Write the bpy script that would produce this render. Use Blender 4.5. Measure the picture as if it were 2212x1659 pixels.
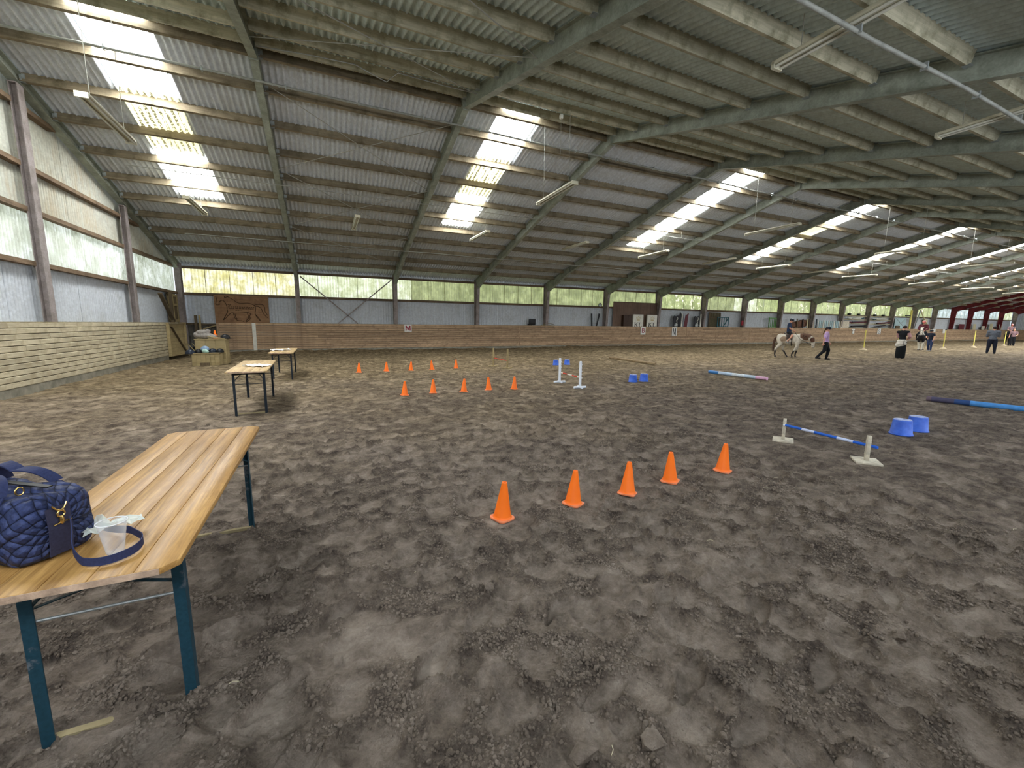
import bpy, bmesh, math, random
import numpy as np
from mathutils import Vector, Matrix
for o in list(bpy.data.objects): bpy.data.objects.remove(o)
S = bpy.context.scene
COL = S.collection
# ---------------------------------------------------------------- camera, world, exposure
cam_d = bpy.data.cameras.new('camera'); cam = bpy.data.objects.new('camera', cam_d); COL.objects.link(cam)
cam_d.sensor_fit = 'HORIZONTAL'; cam_d.sensor_width = 36.0; cam_d.lens = 882.03*36/2212
cam_d.clip_start = 0.05; cam_d.clip_end = 400
_r = Vector((0.90831373, -0.41817142, 0.00994138)); _u = Vector((0.05137146, 0.13510819, 0.98949823)); _f = Vector((0.41512305, 0.89826412, -0.1442027))
cam.matrix_world = Matrix(((_r.x, _u.x, -_f.x, 6.2138), (_r.y, _u.y, -_f.y, -25.002), (_r.z, _u.z, -_f.z, 1.6), (0, 0, 0, 1)))
S.camera = cam
W = bpy.data.worlds.new('sky'); S.world = W; W.use_nodes = True
W.node_tree.nodes['Background'].inputs[0].default_value = (0.80, 0.90, 1.0, 1); W.node_tree.nodes['Background'].inputs[1].default_value = 1.0
S.view_settings.view_transform = 'Standard'; S.view_settings.look = 'None'; S.view_settings.gamma = 1; S.view_settings.use_curve_mapping = False
S.view_settings.exposure = 0.7
SKY_L = 25.0      # radiance of the daylight coming through the roof lights
NEAR_L = 6.7     # radiance of the window band behind the camera (unseen, added as fill light)
WIN_L = 0.53     # radiance of the window band in the long wall
GAB_L = 0.60      # radiance of the gable window band

B = 5.1012; NB = 20; XE = B*NB; SL = 0.2664; YR = -13.1; YO = -26.2
R = random.Random(7); NR = np.random.RandomState(11)

def lin(c):
    if isinstance(c, str): c = tuple(int(c[i:i+2], 16)/255 for i in (0, 2, 4))
    return tuple(((v+0.055)/1.055)**2.4 if v > 0.04045 else v/12.92 for v in c)

# ---------------------------------------------------------------- materials
class NT:
    def __init__(s, name):
        s.m = bpy.data.materials.new(name); s.m.use_nodes = True; s.t = s.m.node_tree
        s.b = s.t.nodes['Principled BSDF']; s.out = s.t.nodes['Material Output']; s._tc = None
    def n(s, typ, **kw):
        x = s.t.nodes.new(typ)
        for k, v in kw.items(): setattr(x, k, v)
        return x
    def l(s, a, b): s.t.links.new(a, b)
    def tc(s, scale=(1, 1, 1), rot=(0, 0, 0), kind='Object'):
        if not s._tc: s._tc = s.n('ShaderNodeTexCoord')
        mp = s.n('ShaderNodeMapping'); mp.inputs['Scale'].default_value = scale; mp.inputs['Rotation'].default_value = rot
        s.l(s._tc.outputs[kind], mp.inputs[0]); return mp.outputs[0]
    def noise(s, vec, scale, detail=4, rough=.55, dist=0):
        x = s.n('ShaderNodeTexNoise'); s.l(vec, x.inputs['Vector']); x.inputs['Scale'].default_value = scale
        x.inputs['Detail'].default_value = detail; x.inputs['Roughness'].default_value = rough; x.inputs['Distortion'].default_value = dist
        return x.outputs['Fac']
    def vor(s, vec, scale, feature='F1', out='Distance'):
        x = s.n('ShaderNodeTexVoronoi', feature=feature); s.l(vec, x.inputs['Vector']); x.inputs['Scale'].default_value = scale
        return x.outputs[out]
    def ramp(s, fac, stops):
        x = s.n('ShaderNodeValToRGB'); e = x.color_ramp.elements
        while len(e) < len(stops): e.new(.5)
        for i, (p, c) in enumerate(stops):
            e[i].position = p; c = c if not isinstance(c, (int, float)) else (c, c, c); e[i].color = (*c[:3], 1)
        s.l(fac, x.inputs[0]); return x.outputs[0]
    def mix(s, a, b, fac, mode='MIX'):
        x = s.n('ShaderNodeMixRGB', blend_type=mode)
        for i, v in ((0, fac), (1, a), (2, b)):
            if isinstance(v, (int, float)): x.inputs[i].default_value = v if i == 0 else (v, v, v, 1)
            elif isinstance(v, tuple): x.inputs[i].default_value = (*v[:3], 1)
            else: s.l(v, x.inputs[i])
        return x.outputs[0]
    def math(s, op, a, b=0):
        x = s.n('ShaderNodeMath', operation=op)
        for i, v in ((0, a), (1, b)):
            if isinstance(v, (int, float)): x.inputs[i].default_value = v
            else: s.l(v, x.inputs[i])
        return x.outputs[0]
    def sep(s, vec):
        x = s.n('ShaderNodeSeparateXYZ'); s.l(vec, x.inputs[0]); return x.outputs
    def rnd(s): return s.n('ShaderNodeObjectInfo').outputs['Random']
    def bump(s, h, strength=.3, dist=.01, prev=None):
        x = s.n('ShaderNodeBump'); x.inputs['Strength'].default_value = strength; x.inputs['Distance'].default_value = dist
        s.l(h, x.inputs['Height'])
        if prev is not None: s.l(prev, x.inputs['Normal'])
        s.l(x.outputs[0], s.b.inputs['Normal']); return x.outputs[0]
    def fin(s, col=None, rough=.7, metal=0, spec=.3):
        if col is not None:
            if isinstance(col, tuple): s.b.inputs['Base Color'].default_value = (*col[:3], 1)
            else: s.l(col, s.b.inputs['Base Color'])
        if isinstance(rough, (int, float)): s.b.inputs['Roughness'].default_value = rough
        else: s.l(rough, s.b.inputs['Roughness'])
        s.b.inputs['Metallic'].default_value = metal; s.b.inputs['Specular IOR Level'].default_value = spec
        return s.m

def plain(name, c, rough=.6, metal=0, var=.12, scale=8, bump=0, spec=.3):
    t = NT(name); c = lin(c); v = t.tc()
    n = t.noise(v, scale, 5, .6)
    d = tuple(x*(1-var*1.6) for x in c); e = tuple(min(1, x*(1+var)) for x in c)
    col = t.ramp(n, [(.3, d), (.7, e)])
    if bump: t.bump(t.noise(v, scale*6, 3), bump, .01)
    return t.fin(col, rough, metal, spec)

def wood(name, dark, light, axis=0, gscale=1.0, rough=.75, dirt=None, knots=True, objvar=.25, bump=.25):
    t = NT(name); sc = [14*gscale]*3; sc[axis] = .7*gscale
    v0 = t.tc(); v = t.tc(tuple(sc))
    # every board gets its own stretch of grain
    add = t.n('ShaderNodeVectorMath', operation='ADD'); rr = t.rnd(); mul = t.math('MULTIPLY', rr, 37.0)
    cmb = t.n('ShaderNodeCombineXYZ'); [t.l(mul, cmb.inputs[i]) for i in range(3)]
    t.l(v, add.inputs[0]); t.l(cmb.outputs[0], add.inputs[1]); v = add.outputs[0]
    g = t.noise(v, 1.6, 6, .65, .6); g2 = t.noise(v, 6, 3, .6)
    gg = t.math('ADD', t.math('MULTIPLY', g, .7), t.math('MULTIPLY', g2, .3))
    col = t.ramp(gg, [(.3, lin(dark)), (.62, lin(light))])
    big = t.noise(v0, 1.1, 4, .6)
    col = t.mix(col, t.ramp(big, [(.3, .62), (.65, 1.05)]), .6, 'MULTIPLY')
    ov = t.math('ADD', 1-objvar/2, t.math('MULTIPLY', rr, objvar))
    c3 = t.n('ShaderNodeCombineXYZ'); [t.l(ov, c3.inputs[i]) for i in range(3)]
    col = t.mix(col, c3.outputs[0], 1.0, 'MULTIPLY')
    if knots:
        ks = [4.5]*3; ks[axis] = 1.7; kv = t.tc(tuple(ks)); k = t.vor(kv, 1.4)
        col = t.mix(col, tuple(x*.3 for x in lin(dark)), t.ramp(k, [(.03, .85), (.09, 0)]))
    if dirt: col = t.mix(col, lin(dirt), t.ramp(t.noise(v0, 2.3, 6, .7), [(.48, 0), (.68, .8)]))
    if bump: t.bump(gg, bump, .004)
    return t.fin(col, rough)

M = {}
def corrmat(name, c, stain, dirt, amt=.35, rough=.75, axis=0, pitch=.146, groove=.25):
    """fibre cement / metal profile sheet with streaky stains running along the profile"""
    t = NT(name); v0 = t.tc(); sc = [9, 9, 9]
    for i in range(3):
        if i != axis: sc[i] = .8 if i != axis else 9
    st = t.noise(t.tc(tuple(sc)), 1.0, 6, .65); bl = t.noise(v0, .45, 6, .65); fi = t.noise(v0, 11, 4, .65)
    col = t.mix(lin(c), tuple(x*.78 for x in lin(c)), t.ramp(fi, [(.35, 1.0), (.65, 0)]))
    col = t.mix(col, lin(stain), t.ramp(t.math('MULTIPLY', st, bl), [(.22, 0), (.42, amt)]))
    col = t.mix(col, lin(dirt), t.ramp(t.noise(v0, 1.3, 7, .7), [(.52, 0), (.75, amt)]))
    t.bump(fi, .2, .004)
    return t.fin(col, rough, 0, .25)
M['roof'] = corrmat('roof_fibre_cement', 'd5dce2', 'b0afa8', '98978c', .4)
M['roof_far'] = corrmat('roof_fibre_cement_other_slope', 'cfdfdf', 'adb5ac', '939e94', .4)
M['clad'] = corrmat('wall_cladding', 'c6ccd2', 'a9aeb3', '8d8a80', .35)
M['clad_gable'] = corrmat('gable_cladding', 'c8cabd', 'ac9060', '978a6e', .55, axis=1)
M['ledge'] = plain('sandy_ledge', '8c8061', .95, var=.25, scale=5, bump=.4)

def steel(name, c, d, scale=3):
    t = NT(name); v = t.tc(); n = t.noise(v, scale, 6, .65); n2 = t.noise(v, 26, 4, .6)
    col = t.ramp(n, [(.3, lin(d)), (.65, lin(c))]); col = t.mix(col, t.ramp(n2, [(.3, .72), (.7, 1.1)]), .7, 'MULTIPLY')
    t.bump(n2, .2, .004); return t.fin(col, .8, 0, .2)
M['steel'] = steel('dusty_frame_steel', 'a2a89b', '7c8276')
M['steel_post'] = steel('dusty_post_steel', '9c9391', '756c67')
M['steel_red'] = steel('red_oxide_steel', '7a2f30', '4c1d20')
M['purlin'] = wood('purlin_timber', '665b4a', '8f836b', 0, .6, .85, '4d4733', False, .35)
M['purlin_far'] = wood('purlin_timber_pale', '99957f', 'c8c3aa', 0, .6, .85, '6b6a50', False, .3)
M['girt'] = wood('girt_timber', '5d4a38', '84705a', 1, .6, .85, '4d4030', False, .3)
M['girtx'] = wood('girt_timber_long', '4f4033', '74634f', 0, .6, .85, '453a2e', False, .3)
M['kick_y'] = wood('kickboard_left', 'a0957c', 'c8bea2', 1, .5, .85, '8f8266', True, .22)
M['kick_x'] = wood('kickboard_long', '94795f', 'c4a888', 0, .5, .85, '7b6450', True, .42)
M['pale_wood'] = wood('pale_pine', '8a7a56', 'ab9a72', 0, .6, .8, None, True, .2)
M['old_wood'] = wood('old_dark_wood', '4a3f30', '6d5f48', 2, .6, .85, None, False, .3)
M['old_woodz'] = wood('old_grey_boards', '46413a', '6a665c', 2, .6, .9, '36322b', False, .5)
M['concrete'] = plain('concrete_plinth', '7f7b6d', .9, var=.25, scale=4, bump=.4)
M['galv'] = plain('galvanised', 'a9b0b0', .45, .6, .15, 20)
M['conduit'] = plain('conduit', '8f918a', .6, 0, .2, 6)
M['wire'] = plain('wire', '9a9a90', .6)
M['white_paint'] = plain('white_paint', 'd9d8cc', .55, var=.1, scale=5)
M['white_plastic'] = plain('white_plastic', 'e6ecf5', .35, var=.03)
M['lamp'] = plain('lamp_housing', 'bdb9a2', .4, var=.12, scale=3)
M['lamp_tube'] = plain('lamp_tube', 'c9c9bd', .2, var=.04)
M['black'] = plain('black_plastic', '17181a', .45, var=.2)

def glow(name, base, light, dark, L, mode, extra=None):
    """translucent sheet that daylight comes through: lit from outside, dirt and algae on it; wall panes also get corrugation shading painted in"""
    t = NT(name); v0 = t.tc(); x, y, z = t.sep(v0)[:3] if False else [t.sep(v0)[i] for i in range(3)]
    if mode == 'roof':
        streak = t.noise(t.tc((16, 1.3, 1.3)), 1.0, 5, .7); speck = t.noise(v0, 15, 4, .6)
        d = t.math('MULTIPLY', t.ramp(streak, [(.44, 0), (.47, 1)]), t.ramp(speck, [(.45, 0), (.49, 1)]))
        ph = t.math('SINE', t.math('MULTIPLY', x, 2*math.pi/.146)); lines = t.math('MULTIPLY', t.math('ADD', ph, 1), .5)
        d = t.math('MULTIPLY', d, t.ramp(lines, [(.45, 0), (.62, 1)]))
        col = t.mix(lin(light), lin(base), t.ramp(t.noise(v0, .7, 3), [(.42, 0), (.6, .8)]))
        col = t.mix(col, lin(dark), t.ramp(d, [(.30, 0), (.42, 1)]))
    else:
        a = (16, 16, .9)
        streak = t.noise(t.tc(a), 1.0, 6, .7); blot = t.noise(v0, 1.7, 7, .72); leaf = t.noise(v0, 3.6, 8, .75, .8)
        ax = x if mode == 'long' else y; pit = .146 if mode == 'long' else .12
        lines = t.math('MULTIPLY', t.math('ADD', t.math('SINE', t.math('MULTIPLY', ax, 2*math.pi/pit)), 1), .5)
        col = t.mix(tuple(q*1.35 for q in lin(light)), lin(base), t.ramp(blot, [(.36, 0), (.58, 1)]))
        col = t.mix(col, lin(dark), t.ramp(t.math('MULTIPLY', streak, leaf), [(.22, 0), (.38, .85)]))
        col = t.mix(col, t.mix(col, lin(dark), .6), t.math('MULTIPLY', lines, extra.get('lines', .5)))  # stripes paint the corrugation's light and shade into the pane glow
        if extra.get('gaps', 0):
            g = t.ramp(t.noise(v0, 3.2, 6, .7), [(.56, 0), (.62, 1)]); g2 = t.ramp(t.noise(v0, .55, 2, .5), [(.42, 0), (.55, extra['gaps'])])
            col = t.mix(col, (1.5, 1.45, 1.2), t.math('MULTIPLY', g, g2))
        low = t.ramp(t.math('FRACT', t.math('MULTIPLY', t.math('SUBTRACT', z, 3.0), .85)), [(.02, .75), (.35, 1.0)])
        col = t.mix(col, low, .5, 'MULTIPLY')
    t.b.inputs['Base Color'].default_value = (.35, .36, .33, 1); t.b.inputs['Roughness'].default_value = .5; t.b.inputs['Specular IOR Level'].default_value = .2
    t.l(col, t.b.inputs['Emission Color']); t.b.inputs['Emission Strength'].default_value = L
    return t.m
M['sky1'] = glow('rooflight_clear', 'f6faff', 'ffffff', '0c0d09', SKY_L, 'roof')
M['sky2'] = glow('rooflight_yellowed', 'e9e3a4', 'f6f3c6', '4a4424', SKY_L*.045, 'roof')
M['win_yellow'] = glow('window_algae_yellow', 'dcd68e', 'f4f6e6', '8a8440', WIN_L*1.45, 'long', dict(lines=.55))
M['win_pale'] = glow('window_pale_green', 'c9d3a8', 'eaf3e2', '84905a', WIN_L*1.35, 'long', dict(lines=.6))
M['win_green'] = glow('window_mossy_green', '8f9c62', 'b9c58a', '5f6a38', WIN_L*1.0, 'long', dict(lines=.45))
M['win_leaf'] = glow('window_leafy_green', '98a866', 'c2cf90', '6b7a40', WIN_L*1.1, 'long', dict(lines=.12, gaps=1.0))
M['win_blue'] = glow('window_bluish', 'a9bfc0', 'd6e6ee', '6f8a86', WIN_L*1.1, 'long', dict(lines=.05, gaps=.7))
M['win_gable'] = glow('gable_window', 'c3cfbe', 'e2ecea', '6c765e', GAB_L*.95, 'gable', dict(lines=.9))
M['win_fill'] = glow('window_unseen_fill', 'e6ecf6', 'f4f7ff', 'cdd6dc', NEAR_L, 'long', dict(lines=.2))

# ---------------------------------------------------------------- mesh helpers
class MB:
    def __init__(s): s.v = []; s.f = []; s.sm = []
    def add(s, v, f, smooth=False):
        o = len(s.v); s.v += [tuple(p) for p in v]; s.f += [tuple(o+i for i in q) for q in f]; s.sm += [smooth]*len(f); return s
    def box(s, c, d, rot=None, bev=0):
        hx, hy, hz = d[0]/2, d[1]/2, d[2]/2; c = Vector(c)
        vs = [Vector((x*hx, y*hy, z*hz)) for x in (-1, 1) for y in (-1, 1) for z in (-1, 1)]
        if rot is not None: vs = [rot @ q for q in vs]
        return s.add([c+q for q in vs], [(0, 1, 3, 2), (4, 6, 7, 5), (0, 4, 5, 1), (2, 3, 7, 6), (0, 2, 6, 4), (1, 5, 7, 3)])
    def bar(s, a, b, w, h, up=(0, 0, 1)):
        a, b = Vector(a), Vector(b); d = b-a; L = d.length; x = d/L; u = Vector(up)
        if abs(x.dot(u)) > .99: u = Vector((0, 1, 0))
        y = u.cross(x).normalized(); z = x.cross(y)
        m = Matrix((x, y, z)).transposed(); return s.box((a+b)/2, (L, w, h), m)
    def tube(s, pts, r, n=8, cap=True, closed=False):
        pts = [Vector(p) for p in pts]; rs = r if isinstance(r, (list, tuple)) else [r]*len(pts); vs = []; prev = None
        for i, p in enumerate(pts):
            a = pts[i-1] if i or closed else p; b = pts[(i+1) % len(pts)] if i < len(pts)-1 or closed else p
            d = (b-a).normalized() if (b-a).length > 1e-9 else Vector((0, 0, 1))
            if prev is None: u = Vector((0, 0, 1)) if abs(d.z) < .9 else Vector((1, 0, 0)); prev = (u-d*u.dot(d)).normalized()
            else:
                prev = (prev-d*prev.dot(d)).normalized()
            w = d.cross(prev)
            for k in range(n): t = 2*math.pi*k/n; vs.append(p+(prev*math.cos(t)+w*math.sin(t))*rs[i])
        m = len(pts); fs = []
        for i in range(m if closed else m-1):
            j = (i+1) % m
            for k in range(n): fs.append((i*n+k, i*n+(k+1) % n, j*n+(k+1) % n, j*n+k))
        o = len(s.f); s.add(vs, fs, True)
        if cap and not closed: s.add(vs[:n], [tuple(range(n))[::-1]]); s.add(vs[-n:], [tuple(range(n))])
        return s
    def lathe(s, prof, n=24, c=(0, 0, 0), sx=1, sy=1, cap=True):
        vs = []; c = Vector(c)
        for r, z in prof:
            for k in range(n): t = 2*math.pi*k/n; vs.append(c+Vector((r*math.cos(t)*sx, r*math.sin(t)*sy, z)))
        fs = [(i*n+k, i*n+(k+1) % n, (i+1)*n+(k+1) % n, (i+1)*n+k) for i in range(len(prof)-1) for k in range(n)]
        s.add(vs, fs, True)
        if cap: s.add(vs[:n], [tuple(range(n))[::-1]]); s.add(vs[-n:], [tuple(range(n))])
        return s
    def prism(s, poly, z0, z1, mat=None):
        """2-D outline (x, y) extruded z0..z1, then placed by mat"""
        n = len(poly); vs = [Vector((x, y, z0)) for x, y in poly]+[Vector((x, y, z1)) for x, y in poly]
        if mat is not None: vs = [mat @ q for q in vs]
        return s.add(vs, [tuple(range(n))[::-1], tuple(range(n, 2*n))]+[(i, (i+1) % n, n+(i+1) % n, n+i) for i in range(n)])
    def ell(s, c, r, rot=None, n=16, m=10):
        c = Vector(c); vs = []; fs = []
        for i in range(1, m):
            a = math.pi*i/m
            for k in range(n):
                t = 2*math.pi*k/n; q = Vector((r[0]*math.sin(a)*math.cos(t), r[1]*math.sin(a)*math.sin(t), r[2]*math.cos(a)))
                vs.append(c+(rot @ q if rot is not None else q))
        t_ = Vector((0, 0, r[2])); b_ = Vector((0, 0, -r[2]))
        vs.append(c+(rot @ t_ if rot is not None else t_)); vs.append(c+(rot @ b_ if rot is not None else b_)); T = len(vs)-2
        for i in range(m-2):
            for k in range(n): fs.append((i*n+k, (i+1)*n+k, (i+1)*n+(k+1) % n, i*n+(k+1) % n))
        for k in range(n): fs.append((T, k, (k+1) % n)); fs.append((T+1, (m-2)*n+(k+1) % n, (m-2)*n+k))
        return s.add(vs, fs, True)
    def mesh(s, name):
        me = bpy.data.meshes.new(name); me.from_pydata(s.v, [], s.f)
        me.polygons.foreach_set('use_smooth', s.sm); me.update(); return me
    def build(s, name, mat, parent=None, bev=0):
        me = s.mesh(name); o = bpy.data.objects.new(name, me); COL.objects.link(o)
        me.materials.append(mat)
        if parent is not None: o.parent = parent
        if bev: bevel(o, bev)
        return o
def bevel(o, w, seg=2):
    bm = bmesh.new(); bm.from_mesh(o.data)
    bmesh.ops.remove_doubles(bm, verts=bm.verts, dist=1e-5)
    bmesh.ops.bevel(bm, geom=[e for e in bm.edges if e.calc_face_angle(0) > .5]+[], offset=w, segments=seg, affect='EDGES', profile=.5)
    for f in bm.faces: f.smooth = True
    bm.to_mesh(o.data); bm.free(); return o
def obj(name, me, parent=None):
    o = bpy.data.objects.new(name, me); COL.objects.link(o)
    if parent is not None: o.parent = parent
    return o
def empty(name, loc=(0, 0, 0), rz=0, label=None, cat=None, group=None):
    o = bpy.data.objects.new(name, None); COL.objects.link(o); o.location = loc; o.rotation_euler = (0, 0, rz); o.empty_display_size = .1
    if label: tag(o, label, cat, group)
    return o
def tag(o, label, cat, group=None, kind=None):
    if label: o['label'] = label
    if cat: o['category'] = cat
    if group: o['group'] = group
    if kind: o['kind'] = kind
    return o
def struct(o, label=None, cat=None):
    o['kind'] = 'structure'
    if label: o['label'] = label
    if cat: o['category'] = cat
    return o
def copy_tree(o, parent=None):
    c = o.copy(); COL.objects.link(c)
    if parent is not None: c.parent = parent
    for ch in list(o.children): copy_tree(ch, c)
    return c
def zroof(y, z0=4.55):
    return z0+SL*(-y) if y >= YR else z0+SL*(y-2*YR)
def corr(o, u, v, n, w, h, pitch=.146, amp=.026, seg=6, rows=1, phase=0, topf=None):
    """corrugated sheet: origin, width dir, length dir, normal"""
    o, u, v, n = Vector(o), Vector(u), Vector(v), Vector(n); m = max(2, int(round(w/pitch*seg))); vs = []; fs = []
    for j in range(rows+1):
        for i in range(m+1):
            x = w*i/m; hh = h if topf is None else topf(x)
            vs.append(o+u*x+v*(hh*j/rows)+n*(amp*math.sin(2*math.pi*(x+phase)/pitch)))
    for j in range(rows):
        for i in range(m): a = j*(m+1)+i; fs.append((a, a+1, a+m+2, a+m+1))
    return MB().add(vs, fs, True)
# ---------------------------------------------------------------- floor (churned sand)
def vnoise(x, y, sc, seed):
    x = x*sc; y = y*sc; xi = np.floor(x).astype(np.int64); yi = np.floor(y).astype(np.int64); fx = x-xi; fy = y-yi
    fx = fx*fx*(3-2*fx); fy = fy*fy*(3-2*fy)
    def h(a, b):
        q = (a*374761393+b*668265263+seed*1442695041) & 0x7fffffff; q = ((q ^ (q >> 13))*1274126177) & 0x7fffffff
        return ((q ^ (q >> 16)) & 0xffff)/65535.0
    return (h(xi, yi)*(1-fx)+h(xi+1, yi)*fx)*(1-fy)+(h(xi, yi+1)*(1-fx)+h(xi+1, yi+1)*fx)*fy
def graded(a, b, parts):
    out = [a]; x = a
    for end, st0, st1 in parts:
        s0 = x
        while x < end-1e-6:
            t = (x-s0)/(end-s0); x = min(end, x+st0+(st1-st0)*t); out.append(x)
    return np.array(out)
xs = graded(-.3, XE, [(4.4, .10, .03), (5.4, .016, .011), (9.2, .0108, .0108), (10.5, .012, .016), (16, .016, .045), (32, .05, .12), (XE, .15, .7)])
ys = -graded(.0, 26.4, [(11, .09, .07), (18, .07, .04), (22.2, .04, .014), (24.9, .0112, .0112), (26.4, .03, .2)])[::-1]
X, Y = np.meshgrid(xs, ys)
PK = np.zeros_like(X); FLAT = []
H = .05*(vnoise(X, Y, .35, 1)-.5)+.045*(vnoise(X, Y, 1.3, 2)-.5)+.035*(vnoise(X+3*vnoise(X, Y, .8, 9), Y, 3.1, 3)-.5)
H += .026*(vnoise(X, Y, 7.3, 4)-.5)+.018*(vnoise(X, Y, 15, 5)-.5)+.010*(vnoise(X, Y, 27, 15)-.5)
rough = np.clip((vnoise(X, Y, 1.9, 8)-.35)*2.2, 0, 1)
LOOSE = rough*(.018*(vnoise(X, Y, 34, 6)-.5)+.013*(vnoise(X, Y, 62, 7)-.5))
def press(cx, cy, a, b, th, d, sole=False):
    R_ = max(a, b)*2.1
    i0, i1 = np.searchsorted(xs, (cx-R_, cx+R_)); j0, j1 = np.searchsorted(ys, (cy-R_, cy+R_))
    if i1-i0 < 2 or j1-j0 < 2: return
    gx = X[j0:j1, i0:i1]-cx; gy = Y[j0:j1, i0:i1]-cy; c, s_ = math.cos(th), math.sin(th)
    lx = (gx*c+gy*s_)/a; ly = (-gx*s_+gy*c)/b
    if sole: ly = ly/(.78+.22*np.cos((lx-.35)*2.6))
    r = np.sqrt(lx*lx+ly*ly); k = 1/(1+np.exp((r-1)*(16 if sole else 9)))
    sub = H[j0:j1, i0:i1]; base = sub.mean(); PK[j0:j1, i0:i1] = np.maximum(PK[j0:j1, i0:i1], k*(1 if sole else .75))
    H[j0:j1, i0:i1] = sub*(1-k*(.92 if sole else .6))+(base-d)*k*(.92 if sole else .6)+.5*d*np.exp(-((r-1.28)/.2)**2)
for i in range(5200):
    cx = NR.uniform(2, 11) if i % 3 == 0 else (NR.uniform(0, 20) if i % 3 == 1 else NR.uniform(0, 48)); cy = NR.uniform(-25.9, -.3) if i % 3 else NR.uniform(-25.5, -19)
    a = NR.uniform(.055, .11); press(cx, cy, a, a*NR.uniform(.7, 1.0), NR.uniform(0, math.pi), NR.uniform(.016, .045))
for cx, cy, th, l in ((7.65, -23.85, .5, .15), (7.27, -23.74, .3, .13), (8.43, -23.65, .7, .14), (8.28, -24.07, .4, .15), (7.69, -24.12, .1, .13), (6.6, -23.3, .8, .14), (6.9, -23.1, .75, .13),
                     (7.35, -23.2, .6, .14), (6.35, -23.75, .9, .14), (8.9, -23.3, .3, .14), (5.95, -23.2, .6, .13), (6.2, -22.8, .7, .13), (8.0, -23.35, .5, .14), (9.3, -23.9, .5, .15), (7.9, -24.4, .3, .15), (6.95, -24.25, .2, .14),
                     (6.1, -22.2, .9, .14), (7.0, -22.5, .3, .14), (8.6, -22.7, .6, .14)):
    press(cx, cy, l, .056, th, .032, True)
SP = [(7.50, -22.05), (8.22, -22.02), (8.84, -22.03), (9.45, -21.98), (10.19, -22.02), (7.81, -15.84), (8.47, -15.77), (9.17, -15.90), (9.84, -15.80), (10.48, -15.90), (7.22, -11.0), (8.09, -10.9), (8.90, -10.9), (9.61, -11.0), (10.52, -10.85),
      (14.12, -22.0), (14.66, -21.98), (14.29, -15.85), (14.68, -15.87), (14.66, -10.9), (15.22, -10.85), (12.09, -21.5), (12.02, -22.52), (12.16, -15.3), (12.12, -16.36), (12.1, -10.55), (12.31, -11.38)]
for cx, cy in SP:                                                # things settle into a level patch of sand
    i0, i1 = np.searchsorted(xs, (cx-.6, cx+.6)); j0, j1 = np.searchsorted(ys, (cy-.6, cy+.6))
    d_ = np.sqrt((X[j0:j1, i0:i1]-cx)**2+(Y[j0:j1, i0:i1]-cy)**2); rr_ = .26 if cx > 11.5 else .17; k_ = 1/(1+np.exp((d_-rr_)*30)); sub = H[j0:j1, i0:i1]; H[j0:j1, i0:i1] = sub*(1-k_)+(sub.mean()-.004)*k_
H += .10*np.exp(-(-Y/.5)**2)*(.4+vnoise(X, Y, .9, 12))           # sand banked against the long wall
PK = np.maximum(PK, np.clip((vnoise(X+.4*vnoise(X, Y, 4.2, 31), Y, 5.2, 33)-.58)*3.2, 0, .8)); H += LOOSE*(1-.85*PK)+.004*(1-PK)*(vnoise(X, Y, 24, 35)-.5)
H -= H[np.abs(Y+23) < 1].mean()
def hz(x, y):
    i = min(len(xs)-1, max(0, np.searchsorted(xs, x))); j = min(len(ys)-1, max(0, np.searchsorted(ys, y))); return float(H[j, i])
nx, ny = len(xs), len(ys); co = np.stack([X, Y, H], -1).reshape(-1, 3)
idx = (np.arange(ny-1)[:, None]*nx+np.arange(nx-1)[None, :]).reshape(-1); quads = np.stack([idx, idx+1, idx+nx+1, idx+nx], 1)
me = bpy.data.meshes.new('floor'); me.vertices.add(len(co)); me.vertices.foreach_set('co', co.astype(np.float32).ravel())
me.loops.add(len(quads)*4); me.loops.foreach_set('vertex_index', quads.astype(np.int32).ravel()); me.polygons.add(len(quads))
me.polygons.foreach_set('loop_start', (np.arange(len(quads))*4).astype(np.int32)); me.polygons.foreach_set('loop_total', np.full(len(quads), 4, np.int32))
me.polygons.foreach_set('use_smooth', np.ones(len(quads), bool)); me.update(); me.validate(); at_ = me.attributes.new('packed', 'FLOAT', 'POINT'); at_.data.foreach_set('value', PK.astype(np.float32).ravel())
t = NT('arena_sand'); v = t.tc(); sx, sy, sz = [t.sep(v)[i] for i in range(3)]
n1 = t.noise(v, .35, 5, .6); n2 = t.noise(v, 4.5, 7, .7); n3 = t.noise(v, 55, 5, .7); n4 = t.noise(v, 1.4, 6, .65, .6)
pk = t.n('ShaderNodeAttribute', attribute_name='packed').outputs['Fac']
n5 = t.noise(t.tc((1, 1.6, 1)), 6.5, 7, .72, .4)
tone = t.math('ADD', t.math('MULTIPLY', n2, .55), t.math('ADD', t.math('MULTIPLY', n5, .45), t.math('MULTIPLY', t.math('SUBTRACT', pk, .35), .13)))
col = t.ramp(tone, [(.36, lin('4f4640')), (.5, lin('7d7165')), (.68, lin('a4978a'))])
warm_lit = t.ramp(tone, [(.36, lin('564935')), (.5, lin('86765a')), (.68, lin('b2a182'))])
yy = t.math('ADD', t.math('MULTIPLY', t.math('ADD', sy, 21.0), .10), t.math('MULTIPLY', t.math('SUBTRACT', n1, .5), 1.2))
col = t.mix(col, warm_lit, t.ramp(yy, [(0, 0), (1, .9)]))  # browner toward the long wall: warm window light painted into the sand colour
col = t.mix(col, t.ramp(n4, [(.3, .74), (.7, 1.15)]), .75, 'MULTIPLY')
spk = t.mix(t.ramp(n3, [(.3, .5), (.7, 1.35)]), 1.0, t.math('MULTIPLY', pk, .75)); col = t.mix(col, spk, .7, 'MULTIPLY')
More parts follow.
